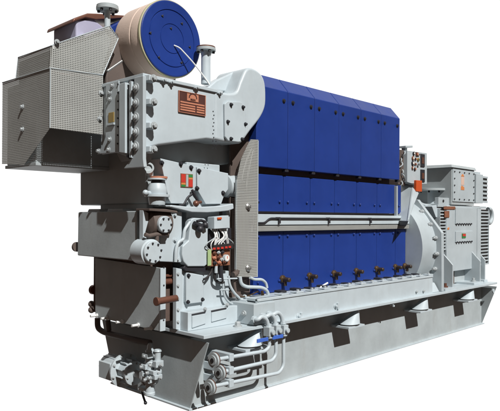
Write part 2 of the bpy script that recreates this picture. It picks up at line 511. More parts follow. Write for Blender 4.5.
# outlet elbow towards the cylinders
s = Shape()
EL = [(-0.744, 2.976), (-0.56, 2.982), (-0.458, 3.014), (-0.397, 3.127), (-0.327, 3.248), (-0.256, 3.285), (-0.161, 3.276), (-0.086, 3.24), (-0.038, 3.166), (-0.022, 3.045), (-0.033, 2.92), (-0.104, 2.798), (-0.25, 2.649), (-0.37, 2.522), (-0.419, 2.513), (-0.622, 2.503), (-0.74, 2.511)]
EL = EL[:1] + spline(EL[1:15]) + EL[15:]
s.prism(EL, 'y', YC - 0.012, 0.30)
elbow = build("outlet_elbow", s, PALE, cooler, 0.03, segs=4)
s = Shape()
A_ = [(-0.706, 0.05, 3.019), (-0.562, 0.05, 3.135), (-0.3, 0.05, 3.271), (-0.14, 0.05, 3.331), (-0.241, 0.05, 3.148), (-0.34, 0.05, 3.041)]
B_ = [(-0.501, 0.42, 3.103), (-0.249, 0.42, 3.25), (0.033, 0.42, 3.389), (0.238, 0.42, 3.452), (0.128, 0.42, 3.263), (-0.071, 0.42, 3.133)]
s.hexa(A_, B_)
build("elbow_shoulder", s, PALE, elbow, 0.02, segs=3)
CP = [(-0.638, 2.864), (-0.598, 2.896), (-0.415, 2.914), (-0.373, 2.891), (-0.351, 2.824), (-0.343, 2.726), (-0.356, 2.596), (-0.411, 2.521), (-0.453, 2.515), (-0.588, 2.516), (-0.628, 2.549)]
s = Shape(); s.prism(CP, 'y', YC - 0.038, YC - 0.011)
cp = build("cover_plate", s, PALE, elbow, 0.008)
for (x, z) in [(-0.558, 2.865), (-0.393, 2.863), (-0.599, 2.696), (-0.357, 2.7), (-0.555, 2.537), (-0.404, 2.547)]:
    s = Shape(); s.bolt((x, YC - 0.038, z), NY, 0.013, 0.022)
    build("cover_bolt", s, DARKBOLT, cp, 0)
s = Shape()
for k in range(11):
    z = 2.78 - k * 0.035
    for x in ([(-0.755, 2.793)][0][0], [(-0.716, 2.798)][0][0]):
        s.lathe([(0.006, 0), (0.006, 0.004)], (x + 0.01 * (k % 2), YC, z), NY, 8)
build("rivet_row", s, DARKBOLT, cooler, 0)
# builder's plate
NP = [(-1.181, 2.924), (-0.858, 2.922), (-0.856, 2.736), (-1.179, 2.718)]
x0, x1 = NP[0][0], NP[1][0]
z1, z0 = NP[0][1] - 0.012, NP[3][1]
s = Shape(); s.box(x0, x1, YC - 0.010, YC + .002, z0, z1)
plate = build("builders_plate", s, PLATED, cooler, 0.003, label="copper builder's plate with arch emblem")
wp, hp = x1 - x0, z1 - z0
s = Shape()
def pr(a, b, c, d): s.box(x0 + a * wp, x0 + b * wp, YC - 0.014, YC - 0.009, z0 + c * hp, z0 + d * hp)
pr(0, 1, 0, .025); pr(0, 1, .975, 1); pr(0, .02, .025, .975); pr(.98, 1, .025, .975)
for c in (.10, .215, .33):
    pr(.06, .60, c, c + .075); pr(.66, .95, c, c + .075)
pr(.06, .95, .455, .53)
pr(.30, .72, .60, .94)
build("raised_lettering", s, PLATEC, plate, 0.001)
s = Shape()
cx, cz, R = x0 + .51 * wp, z0 + .745 * hp, .155 * wp
arc = [(cx + R * math.cos(a), cz + R * 0.95 * math.sin(a)) for a in [math.pi * k / 14 for k in range(15)]]
arci = [(cx + R * .78 * math.cos(a), cz + R * .74 * math.sin(a)) for a in [math.pi * (14 - k) / 14 for k in range(15)]]
s.prism(arc + arci, 'y', YC - 0.017, YC - 0.013)
build("arch_emblem", s, PLATED, plate, 0)
fc_ = bpy.data.curves.new("emblem_letters", 'FONT'); fc_.body = "MAN"; fc_.size = .14 * hp; fc_.align_x = 'CENTER'; fc_.extrude = 0.002; fc_.offset = 0.0008
fo = bpy.data.objects.new("emblem_letters", fc_)
me_ = bpy.data.meshes.new_from_object(fo); bpy.data.objects.remove(fo)
me_.materials.clear(); me_.materials.append(PLATED)
lo = bpy.data.objects.new("emblem_letters", me_); COL.objects.link(lo); lo.parent = plate
lo.rotation_euler = (math.pi / 2, 0, 0); lo.location = Vector((cx, YC - .015, z0 + .63 * hp))

# cooler end: panels, flange with heavy bolts, lugs
def endp(name, toks, x0, x1, mat, bev=0.004, parent=cooler):
    s = Shape(); s.prism(toks, 'x', x0, x1)
    return build(name, s, mat, parent, bev)
endp("end_cap", [(0.441, 3.004), (-0.111, 2.989), (-0.119, 2.287), (0.063, 2.291), (0.248, 2.347), (0.433, 2.387)], XC, XC + 0.05, GREY)
ep = endp("end_panel", [(0.412, 2.984), (0.209, 2.981), (0.202, 2.349), (0.559, 2.356), (0.468, 2.425), (0.414, 2.503)], XC - 0.025, XC, GREY)
for (y, z) in [(0.343, 2.891), (0.342, 2.833), (0.341, 2.473), (0.356, 2.381), (0.526, 2.381), (0.304, 2.949)]:
    s = Shape(); s.bolt((XC - 0.025, y, z), NX, 0.016, 0.02); build("panel_bolt", s, BOLT, ep, 0)
s = Shape()
for k in range(8):
    z = 2.95 - 0.075 * k
    y = [(0.213, 2.723)][0][0]
    s.lathe([(0.008, 0), (0.008, 0.008)], (XC - 0.025, y, z), NX, 8)
build("rivet_row", s, DARKBOLT, ep, 0)
gl = [(0.357, 2.713), (0.273, 2.712), (0.272, 2.623), (0.356, 2.622)]
s = Shape(); s.prism(gl, 'x', XC - 0.032, XC - 0.024); build("maker_label", s, GOLD, ep, 0.002)
s = Shape(); s.prism([(0.379, 2.616), (0.261, 2.616), (0.26, 2.596), (0.379, 2.596)], 'x', XC - 0.04, XC - 0.024); build("label_bracket", s, GREY, ep, 0.002)
endp("end_rib", [(0.159, 2.942), (0.065, 2.941), (0.058, 2.326), (0.152, 2.341)], XC - 0.055, XC - .001, PALE, 0.006)
endp("end_rib", [(0.013, 2.939), (-0.021, 2.938), (-0.028, 2.282), (0.005, 2.285)], XC - 0.05, XC - .001, PALE, 0.004)
fl = endp("bolted_flange", [(-0.038, 2.968), (-0.167, 2.965), (-0.174, 2.272), (-0.189, 2.196), (0.11, 2.199), (0.02, 2.259), (-0.045, 2.323)], XC - 0.035, XC - .001, GREY, 0.005)
for (y, z) in [(-0.071, 2.874), (-0.072, 2.746), (-0.074, 2.623), (-0.075, 2.499), (-0.076, 2.376)]:
    s = Shape(); s.lathe([(0.042, 0), (0.042, 0.008), (0.026, 0.010), (0.026, 0.022), (0.015, 0.024), (0.015, 0.032)], (XC - 0.035, y, z), NX, 18)
    build("flange_stud", s, BOLT, fl, 0.002)
s = Shape()
for (y, z) in [(0.028, 2.94), (0.027, 2.81), (0.025, 2.69), (0.024, 2.56), (0.022, 2.44), (0.051, 2.304)]:
    s = Shape(); s.bolt((XC - 0.004, y, z), NX, 0.017, 0.03); build("cap_bolt", s, DARKBOLT, cooler, 0)
for (x, z) in [(-1.519, 2.948), (-1.513, 2.748), (-1.511, 2.547), (-1.509, 2.347)]:
    s = Shape()
    s.hexa([(x - 0.05, YC + 0.01, z - 0.025), (x + 0.05, YC + .01, z - 0.025), (x + 0.05, YC + .01, z + 0.035), (x - 0.05, YC + .01, z + 0.035)],
           [(x - 0.03, YC - 0.075, z - 0.018), (x + 0.045, YC - 0.075, z - 0.018), (x + 0.045, YC - 0.075, z + 0.03), (x - 0.03, YC - 0.075, z + 0.03)])
    lug = build("lug", s, PALE, cooler, 0.006)
    s = Shape(); s.bolt((x + 0.012, YC - 0.075, z + 0.005), NY, 0.022, 0.025); build("lug_bolt", s, BOLT, lug, 0)

# ---- exhaust guard (perforated boxes) with lagged duct inside
XGR = XC - 0.005
s = Shape()
gz = [(-2.087, 3.048), (-1.566, 3.079), (-1.562, 2.531), (-2.084, 2.535)]
s.prism([(XG, gz[0][1]), (XGR, gz[1][1]), (XGR, gz[2][1]), (XG, gz[3][1])], 'y', YG, YG + 0.004)
gx = [(0.495, 3.049), (1.433, 3.065), (1.434, 2.28), (0.968, 2.246), (0.488, 2.535)]
s.prism(gx, 'x', XG, XG + 0.004)
gl_ = [(1.43, 2.897)][0][0]
guard = build("exhaust_guard", s, PERF, root, 0, label="perforated sheet guard round the exhaust outlet")
s = Shape()
UG = [(-2.075, 3.245), (-1.495, 3.55), (-1.396, 3.456), (-1.563, 3.08), (-2.087, 3.048)]
s.prism(UG, 'y', YG + 0.012, YG + 0.016)
ux = [(0.481, 3.242), (1.124, 3.256), (1.173, 3.051), (0.504, 3.043)]
s.prism(ux, 'x', XG + 0.012, XG + 0.016)
upper = build("upper_guard", s, PERF, guard, 0)
s = Shape()
s.tube([(XG, YG - 0.002, gz[0][1]), (XGR, YG - 0.002, gz[1][1])], 0.0045, n=6)
s.tube([(XG - .002, YG, gz[0][1]), (XG - .002, gx[1][0], gx[1][1])], 0.0045, n=6)
s.tube([(XG, YG, gz[0][1]), (XG, YG, gz[3][1])], 0.0045, n=6)
s.tube([(p[0], YG + 0.01, p[1]) for p in UG[1:4]], 0.0045, n=6)
s.tube([(p[0], YG + 0.012, p[1]) for p in UG[0:2]], 0.0045, n=6)
s.tube([(XG + 0.012, p[0], p[1]) for p in ux[0:3]], 0.0045, n=6)
build("guard_rim", s, GREY, guard, 0)
s = Shape()
s.prism([(XG + .02, gz[0][1] - .01), (XGR - .01, gz[1][1] - .01), (XGR - .01, gz[2][1] + .005), (XG + .02, gz[3][1] + .005)], 'y', YG + 0.035, YG + 0.045)
build("added_liner", s, BROWN, guard, 0)  # dark sheet added to stop sun speckles through the guard holes
# sloping sheet on top of the upper guard
s = Shape()
s.hexa([(UG[0][0] + .01, YG + .02, UG[0][1]), (UG[1][0], YG + .02, UG[1][1]), (UG[1][0], ux[1][0], UG[1][1] + .02), (UG[0][0] + .01, ux[1][0], ux[1][1])],
       [(UG[0][0] + .01, YG + .02, UG[0][1] + .006), (UG[1][0], YG + .02, UG[1][1] + .006), (UG[1][0], ux[1][0], UG[1][1] + .026), (UG[0][0] + .01, ux[1][0], ux[1][1] + .006)])
build("guard_top", s, GREY, guard, 0)
for p in [(-1.587, 0.488, 2.91), (-1.601, 0.488, 2.671), (-2.025, 0.488, 3.284)]:
    s = Shape(); s.bolt(p, NY, 0.016, 0.02); build("guard_bolt", s, BOLT, guard, 0)
for p in [(-2.087, 1.001, 2.777), (-2.087, 0.998, 2.571)]:
    s = Shape(); s.bolt(p, NX, 0.016, 0.02); build("guard_bolt", s, BOLT, guard, 0)
s = Shape()
DU = [(-2.201, 2.233), (-1.614, 2.227), (-1.485, 2.232)]
s.box(-2.05, XC + 0.3, 0.80, 1.41, DU[0][1] + 0.02, 3.02)
s.prism([(UG[0][0]+.03, 2.98), (UG[3][0]-.03, 2.98), (UG[2][0]-.035, UG[2][1]-.01), (UG[1][0]-.02, UG[1][1]-.03), (UG[0][0]+.03, UG[0][1]-.02)], 'y', YG + 0.06, 1.18)  # filler added so no white shows through the upper guard
duct = build("exhaust_duct", s, GREYD, root, 0.02)
s = Shape(); s.box(-2.06, XC + 0.3, .79, 1.42, DU[0][1], DU[0][1] + 0.03)
build("duct_flange", s, GREYD, duct, 0.004)

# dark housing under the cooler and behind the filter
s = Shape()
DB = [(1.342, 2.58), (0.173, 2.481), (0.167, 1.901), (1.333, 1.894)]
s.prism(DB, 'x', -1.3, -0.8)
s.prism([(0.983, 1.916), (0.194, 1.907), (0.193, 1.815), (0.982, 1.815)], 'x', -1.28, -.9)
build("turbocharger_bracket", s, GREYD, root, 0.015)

# ---- turbocharger on top
TC = [(-0.948, 0.3, 3.5)][0]
s = Shape()
s.lathe([(0.362, -0.40), (0.372, -0.36), (0.372, -0.14), (0.366, -0.135), (0.366, -0.12), (0.372, -0.115), (0.372, -0.02), (0.364, 0.0)], TC, NY, 64)
turbo = build("turbocharger", s, CREAM, root, 0.004, label="turbocharger with round blue silencer and cream lagging")
s = Shape()
s.lathe([(0.360, 0), (0.374, 0.004), (0.374, 0.024), (0.366, 0.028)], TC, NY, 64)
build("edge_band", s, TAPE, turbo, 0)
s = Shape()
s.lathe([(0.0, 0.042), (0.137, 0.042), (0.139, 0.037), (0.142, 0.037), (0.144, 0.042), (0.265, 0.042), (0.268, 0.035), (0.276, 0.035), (0.279, 0.042), (0.354, 0.042), (0.362, 0.036), (0.362, 0.02)], TC, NY, 72)
disc = build("silencer_disc", s, BLUE, turbo, 0)
for (x, z) in [(-1.068, 3.691), (-0.83, 3.674), (-1.208, 3.498), (-0.727, 3.465), (-1.106, 3.289), (-0.831, 3.29), (-0.964, 3.596)]:
    s = Shape(); s.lathe([(0.017, 0), (0.017, 0.008), (0.010, 0.010)], (x, TC[1] - 0.040, z), NY, 3 if z < 9 else 12); build("disc_bolt", s, DARKBOLT, disc, 0)
s = Shape()
s.tube([(TC[0] + .02, TC[1] - 0.045, TC[2] - 0.06), (TC[0] + .06, TC[1] - 0.08, TC[2] - 0.08), (TC[0] + 0.20, TC[1] - 0.14, TC[2] - 0.22), (TC[0] + 0.34, TC[1] - 0.20, TC[2] - 0.40), (TC[0] + 0.42, TC[1] - 0.26, TC[2] - 0.56)], 0.007, 0.12)
build("drain_tube", s, WHITEC, turbo, 0)
s = Shape()
s.box(-1.45, -0.6, 0.62, 1.2, 2.95, 3.55)
build("pedestal", s, DARK, turbo, 0.02)  # dark colour puts the drum's shade into the pedestal
s = Shape()
s.prism([(-1.406, 3.059), (-1.351, 3.06), (-1.301, 3.019), (-1.318, 2.981), (-1.406, 2.993)], 'y', 0.05, 0.4); build("foot", s, DARK, turbo, 0.006)
s = Shape(); s.tube([(-1.538, 0.46, 3.116), (-1.382, 0.46, 3.238)], 0.012); build("stay_rod", s, STEEL, turbo, 0)
# turbine casing behind the guard, copper top
s = Shape()
LB = [(-1.58, 3.683), (-1.394, 3.743), (-1.268, 3.688), (-1.267, 3.557), (-1.579, 3.489)]
s.prism(LB, 'y', .95, 1.4)
casing = build("turbine_casing", s, LILAC, turbo, 0.02)
s = Shape()
cB = [(-1.341, 1, 3.777)][0]
s.prism([(-1.632, 3.644), (-1.617, 3.688), (-1.466, 3.774), (-1.344, 3.801), (-1.026, 3.86), (-0.989, 3.844), (-1.205, 3.776), (-1.377, 3.729), (-1.488, 3.722)], 'y', .925, 1.45)
build("copper_flange", s, COPPER, casing, 0.02)
s = Shape()
s.prism([(-1.346, 3.62), (-1.068, 3.805), (-0.971, 3.839), (-0.993, 3.57), (-1.289, 3.506)], 'y', .75, 1.2)
build("blue_casing", s, BLUE, turbo, 0.01)

# ---- flanged vent pipes
def vent(base, zt, r, R, t, mat_top):
    s = Shape(); s.lathe([(r, 0), (r, zt - base[2])], base, NZ, 24)
    v = build("vent_pipe", s, PALE, root, 0)
    s = Shape(); s.flange((base[0], base[1], zt), NZ, R, t, n=32); build("flange", s, GREYD, v, 0.004)
    s = Shape(); s.lathe([(R * .97, 0), (R * .97, 0.012)], (base[0], base[1], zt + t), NZ, 32); build("gasket", s, mat_top, v, 0)
    for k in range(6):
        a = k * math.pi / 3 + .3
        s = Shape(); s.lathe([(0.014, -.02), (0.014, 0)], (base[0] + R * .78 * math.cos(a), base[1] + R * .78 * math.sin(a), zt), NZ, 6)
        build("flange_bolt", s, DARKBOLT, v, 0)
    return v
b = [(-0.608, 0.15, 3.103)][0]; zt = [(-0.611, 3.427)][0][1]
vent(b, zt, 0.047, 0.097, 0.03, COPPER)
b = [(-1.453, 0.6, 3.541)][0]; zt = [(-1.455, 3.725)][0][1]
vent(b, zt, 0.028, 0.105, 0.03, GREYD)

# ---- front side covers under the cooler (with the striped label)
s = Shape()
s.prism([(-1.278, 2.305), (-0.855, 2.258), (-0.853, 2.042), (-0.923, 2.002), (-0.977, 1.902), (-1.154, 1.903), (-1.183, 1.943)], 'y', YS - 0.03, YS + 0.3)
fc = build("gear_cover", s, PALE, root, 0.006)
s = Shape()
s.prism([(-0.847, 2.256), (-0.436, 2.218), (-0.435, 2.058), (-0.482, 2.011), (-0.529, 1.911), (-0.733, 1.904), (-0.845, 2.043)], 'y', YS - 0.034, YS + 0.3)
fc2 = build("gear_cover", s, PALE, root, 0.006)
for (x, z) in [(-1.266, 2.264), (-1.047, 2.27), (-0.922, 2.245), (-1.253, 2.031), (-1.265, 2.138)]:
    s = Shape(); s.bolt((x, YS - 0.03, z), NY, 0.015, 0.022); build("cover_bolt", s, DARKBOLT, fc, 0)
for (x, z) in [(-0.826, 2.218), (-0.85, 2.051), (-0.511, 2.02)]:
    s = Shape(); s.bolt((x, YS - 0.034, z), NY, 0.015, 0.022); build("cover_bolt", s, DARKBOLT, fc2, 0)
LBL = [(-1.048, 2.193), (-0.9, 2.18), (-0.899, 2.052), (-1.047, 2.055)]
lx0, lx1 = LBL[0][0], LBL[1][0]; lz1, lz0 = LBL[0][1] - .01, LBL[3][1]
s = Shape(); s.box(lx0, lx1, YS - 0.036, YS - 0.03, lz0, lz1)
lab = build("striped_label", s, RUST, fc, 0.001)
lw, lh = lx1 - lx0, lz1 - lz0
def stripe(a, b, c, d, mt):
    s = Shape(); s.box(lx0 + a * lw, lx0 + b * lw, YS - 0.039, YS - 0.035, lz0 + c * lh, lz0 + d * lh); build("label_stripe", s, mt, lab, 0)
stripe(.04, .38, .36, .95, RED); stripe(.04, .38, .20, .34, ORANGE); stripe(.04, .38, .04, .19, GREEN)
stripe(.64, .96, .06, .60, RED); stripe(.64, .96, .61, .74, ORANGE); stripe(.64, .96, .76, .96, GREEN)
stripe(.43, .60, .06, .94, GREYD)
# lever between the covers
s = Shape()
s.tube([(-1.086, -0.03, 1.881), (-1.027, -0.03, 1.896), (-0.985, -0.03, 1.961), (-0.931, -0.03, 1.996)], 0.010, 0.02)
s.tube([(-0.931, -0.03, 2.033), (-0.894, -0.03, 1.978), (-0.844, -0.03, 1.913)], 0.014, 0.0)
build("governor_lever", s, DARKBOLT, root, 0)
s = Shape(); s.ball([(-0.898, -0.05, 1.907)][0], 0.03); s.cyl([(-0.898, -0.05, 1.907)][0], [(-0.836, -0.05, 1.923)][0], 0.014)
build("lever_knob", s, COPPER, root, 0)
# shelf below the covers
s = Shape()
s.prism([(-1.202, 1.888), (-1.027, 1.877), (-0.793, 1.878), (-0.585, 1.89), (-0.415, 1.918), (-0.408, 1.863), (-0.49, 1.842), (-0.767, 1.822), (-0.954, 1.824), (-1.121, 1.853), (-1.213, 1.869)], 'y', -0.06, YS + 0.2)
build("shelf_casting", s, PALE, root, 0.01)
# round housing seen right of covers
s = Shape(); s.lathe([(0.05, 0), (0.11, 0.02), (0.12, 0.10), (0.12, 0.2)], [(-0.41, 0.1, 2.096)][0], (1, 0.0, 0), 28)
build("bearing_cap", s, GREY, root, 0)
s = Shape(); s.prism([(-0.436, 1.903), (-0.39, 1.904), (-0.386, 1.502), (-0.432, 1.503)], 'y', 0.02, 0.08); build("upright_strip", s, PALE, root, 0.004)
s = Shape(); s.prism([(-0.297, 2.589), (0.091, 2.627), (0.106, 1.039), (-0.283, 1.069)], 'y', 0.30, 0.4); build("gap_shade_sheet", s, DARK, root, 0.004)  # dark sheet added to paint the gap's shade beside the screen

# ---- filter bell
fb = [(-1.329, -0.02, 1.885)][0]; X_, Y_ = fb[0], fb[1]
zz = [q[1] for q in [(-1.329, 1.885), (-1.329, 1.934), (-1.329, 1.956), (-1.329, 1.979), (-1.33, 2.045), (-1.33, 2.081), (-1.33, 2.107), (-1.33, 2.121), (-1.331, 2.138)]]
s = Shape()
s.lathe([(0.070, zz[0]), (0.078, zz[1]), (0.078, zz[2])], (X_, Y_, 0), NZ, 28)
s.lathe([(0.112, zz[2]), (0.112, zz[3])], (X_, Y_, 0), NZ, 28)
s.lathe([(0.084, zz[3]), (0.088, zz[3]+.03), (0.084, zz[4]-.01), (0.070, zz[4] + .03), (0.045, zz[5]), (0.03, zz[5] + .005)], (X_, Y_, 0), NZ, 28)
filt = build("filter_bell", s, PALE, root, 0.002)
s = Shape(); s.lathe([(0.055, zz[5]), (0.055, zz[6])], (X_, Y_, 0), NZ, 20); build("neck", s, DARKBOLT, filt, 0)
s = Shape(); s.lathe([(0.085, zz[6]), (0.085, zz[7])], (X_, Y_, 0), NZ, 28); build("top_flange", s, PALE, filt, 0.002)
s = Shape(); s.lathe([(0.078, zz[7]), (0.078, zz[8])], (X_ + .01, Y_ - .01, 0), NZ, 28); build("copper_ring", s, PLATEC, filt, 0)
s = Shape(); s.tube([(X_ - 0.14, Y_ - .02, zz[3] + .01), (X_ - 0.05, Y_, zz[3] + .01)], 0.018); s.ball((X_ - 0.14, Y_ - .02, zz[3] + .01), 0.026); build("drain_cock", s, PALE, filt, 0)
s = Shape()
s.tube([(X_ - .01, Y_ + .10, zz[7]-.02), (X_ - .01, Y_ + .10, zz[7] + .05), (X_ - .05, Y_ + .06, zz[7] + .09)], 0.036, 0.06, 16); s.lathe([(0.050, 0), (0.050, 0.02), (.034, .021), (.034, .004), (0, .004)], (X_ - .05, Y_ + .06, zz[7] + .09), (-.5, -.6, .1), 20)
build("inlet_elbow", s, GREYD, filt, 0)

# ---- grey lube oil cooler box at the end
gb = [(1.131, 1.823), (0.127, 1.831), (0.122, 1.383), (1.139, 1.384)]
s = Shape(); s.prism(gb, 'x', -1.44, -0.95)
oil = build("oil_cooler_box", s, GREYD, root, 0.01)
s = Shape()
s.prism([(gb[0][0] - .10, gb[0][1] - .01), (gb[0][0] - .13, gb[0][1] + .03), (gb[0][0] - .33, gb[0][1] + .03), (gb[0][0] - .35, gb[0][1] - .01)], 'x', -1.40, -1.25)
s.prism([(gb[0][0] - .46, gb[0][1] - .01), (gb[0][0] - .48, gb[0][1] + .03), (gb[0][0] - .72, gb[0][1] + .03), (gb[0][0] - .75, gb[0][1] - .01)], 'x', -1.40, -1.25)
build("top_boss", s, PALE, oil, 0.008)
s = Shape(); s.lathe([(0.05, 0), (0.05, 0.03), (0.03, 0.04)], [(-1.4, 1.205, 1.467)][0], (0, 1, 0), 20); build("side_plug", s, DARK, oil, 0)
s = Shape()
s.prism([(-1.47, 1.839), (-1.411, 1.814), (-1.411, 1.743), (-1.442, 1.647), (-1.42, 1.541), (-1.468, 1.577)], 'y', -0.01, 0.05); build("corner_bracket", s, PALE, oil, 0.006)

# ---- pump housing under the filter
s = Shape()
s.prism([(-1.279, 1.846), (-1.024, 1.827), (-1.02, 1.357), (-1.275, 1.378)], 'y', YS - 0.03, YS + 0.3)
pump = build("pump_housing", s, PALE, root, 0.008)
c1 = [(-1.433, -0.12, 1.474)][0]
s = Shape(); s.lathe([(0.112, -0.08), (0.112, 0.085), (0.098, 0.09), (0.098, 0.11), (0.092, 0.118), (0.0, 0.118)], (c1[0], YS - .03, c1[2]), NY, 40)
cov = build("pump_cover", s, PALE, pump, 0)
for k in range(8):
    a = k * math.pi / 4 + .2
    s = Shape(); s.bolt((c1[0] + 0.078 * math.cos(a), YS - .148, c1[2] + 0.078 * math.sin(a)), NY, 0.009, 0.010, washer=False); build("cover_bolt", s, DARKBOLT, cov, 0)
c2 = [(-1.296, -0.08, 1.713)][0]
s = Shape(); s.lathe([(0.075, 0.0), (0.075, 0.10), (0.07, 0.106), (0, 0.106)], (c2[0], YS - .03, c2[2]), NY, 32); 
s.lathe([(0.075, -.14), (0.075, 0.01)], (c2[0], YS - .03, c2[2]), NY, 28)
cov2 = build("pump_cover", s, PALE, pump, 0)
for k in range(6):
    a = k * math.pi / 3
    s = Shape(); s.bolt((c2[0] + 0.058 * math.cos(a), YS - .136, c2[2] + 0.058 * math.sin(a)), NY, 0.009, 0.010, washer=False); build("cover_bolt", s, DARKBOLT, cov2, 0)
s = Shape()
s.lathe([(0.06, -.02), (0.115, 0.0), (0.125, 0.06), (0.125, 0.20)], [(-1.392, 0.04, 1.725)][0], (1, 0.0, 0), 30)
s.tube([(-1.486, -0.06, 1.627), (-1.443, -0.06, 1.613), (-1.368, -0.06, 1.625), (-1.235, -0.06, 1.623)], 0.02)
s.tube([(-1.357, -0.06, 1.612), (-1.356, -0.06, 1.559)], 0.018)
s.prism([(-1.469, 1.852), (-1.295, 1.85), (-1.159, 1.834), (-1.159, 1.816), (-1.295, 1.824), (-1.469, 1.832)], 'y', -0.10, 0.1)
build("valve_body", s, DARK, pump, 0.004)  # shadow of filter and pipes put into the dark colour
s = Shape()
for (u_, z_) in [(-1.114, 1.798), (-1.112, 1.569), (-1.081, 1.394)]:
    s.bolt((u_, YS - .03, z_), NY, 0.014, 0.02)
s.tube([(-1.122, -0.03, 1.37), (-1.118, -0.03, 1.479), (-1.095, -0.03, 1.551), (-1.03, -0.03, 1.568), (-1.019, -0.03, 1.66), (-0.953, -0.03, 1.734)], 0.016, 0.03)
build("drain_pipe", s, PALE, pump, 0)
# irregular hand-hole cover
s = Shape()
s.prism([(-0.947, 1.757), (-0.904, 1.773), (-0.779, 1.767), (-0.734, 1.734), (-0.731, 1.331), (-0.775, 1.31), (-0.98, 1.321), (-1.034, 1.37), (-1.053, 1.44), (-1.047, 1.513), (-0.976, 1.562)], 'y', YS - 0.07, YS + 0.02)
hc = build("handhole_cover", s, PALE, root, 0.012)
s = Shape()
s.prism([(-0.997, 1.334), (-1.021, 1.307), (-0.99, 1.278), (-0.735, 1.258), (-0.716, 1.295)], 'y', YS - 0.05, YS + .01); build("cover_edge", s, DARKBOLT, hc, 0.003)
# shut off valve cluster
s = Shape()
s.tube([(-0.938, -0.07, 1.725), (-0.877, -0.07, 1.697), (-0.776, -0.07, 1.692)], 0.02); s.tube([(-0.911, -0.08, 1.739), (-0.861, -0.08, 1.749), (-0.798, -0.08, 1.734)], 0.014); s.ball([(-0.873, -0.08, 1.669)][0], 0.035); s.ball([(-0.811, -0.08, 1.706)][0], 0.03)
build("fuel_valve", s, DARKBOLT, root, 0)

# ---- small junction box, cables, terminal strip
s = Shape(); s.prism([(-0.71, 1.782), (-0.518, 1.798), (-0.517, 1.675), (-0.709, 1.667)], 'y', -0.10, 0.0)
jb = build("junction_box", s, PALE, root, 0.005)
s = Shape(); s.prism([(-0.676, 1.777), (-0.623, 1.78), (-0.623, 1.76), (-0.675, 1.758)], 'y', -0.112, -0.099); build("indicator", s, LAMP, jb, 0.002)
for i in range(13):
    u0 = [(-0.72, -0.05, 1.667), (-0.48, -0.05, 1.665)]
    a = Vector(u0[0]).lerp(Vector(u0[1]), (i + .5) / 13)
    sgn = random.uniform(-.07, .07)
    s = Shape(); s.tube([a, a + Vector((sgn, -.03, -.07)), a + Vector((-sgn * 1.6, -.02, -.15)), a + Vector((sgn * .3, 0, -.22))], 0.006, 0.06, 8)
    build("cable", s, WHITEC if i % 4 else GREYD, jb, 0)
s = Shape(); s.prism([(-0.7, 1.666), (-0.404, 1.673), (-0.403, 1.493), (-0.699, 1.492)], 'y', -0.02, 0.02); build("cable_recess", s, DARKBOLT, jb, 0.003)
s = Shape(); s.prism([(-0.699, 1.513), (-0.438, 1.526), (-0.437, 1.471), (-0.698, 1.46)], 'y', -0.09, 0.0); tb = build("terminal_block", s, BLACK, root, 0.004)
for k, p in enumerate([(-0.703, -0.09, 1.479), (-0.651, -0.09, 1.48), (-0.598, -0.09, 1.483), (-0.544, -0.09, 1.486), (-0.497, -0.09, 1.489)]):
    s = Shape(); s.box(p[0] - 0.016, p[0] + 0.016, -0.097, -0.089, p[2] - 0.010, p[2] + 0.010); build("fuse", s, RED, tb, 0.002)
s = Shape(); s.prism([(-0.732, 1.475), (-0.459, 1.496), (-0.458, 1.307), (-0.73, 1.307)], 'y', -0.06, 0.0); sw = build("switch_panel", s, RUST, root, 0.004)
s = Shape(); s.prism([(-0.759, 1.468), (-0.714, 1.471), (-0.713, 1.318), (-0.758, 1.316)], 'y', -0.066, -0.059); build("side_strip", s, LIME, sw, 0.001)
for i, p in enumerate([(-0.681, -0.06, 1.436), (-0.629, -0.06, 1.439), (-0.576, -0.06, 1.442), (-0.681, -0.06, 1.388), (-0.628, -0.06, 1.391), (-0.582, -0.06, 1.369), (-0.674, -0.06, 1.34), (-0.615, -0.06, 1.341), (-0.555, -0.06, 1.344)]):
    s = Shape(); s.lathe([(0.020, 0), (0.020, 0.02), (0.011, 0.022), (0.011, 0.035)], p, NY, 6); build("pressure_switch", s, (COPPER, GREYD, DARKBOLT, PLATEC)[i % 4], sw, 0.002)
g = [(-0.533, -0.065, 1.382)][0]
s = Shape(); s.lathe([(0.034, 0), (0.034, 0.03), (0.028, 0.031)], g, NY, 24); ga = build("pressure_gauge", s, PALE, root, 0)
s = Shape(); s.lathe([(0.027, 0.031), (0.027, 0.033)], g, NY, 24); build("dial", s, GLASS, ga, 0)
s = Shape(); s.box(g[0] - .003, g[0] + .003, g[1] - .036, g[1] - .033, g[2] - .004, g[2] + .02); build("pointer", s, RED, ga, 0)
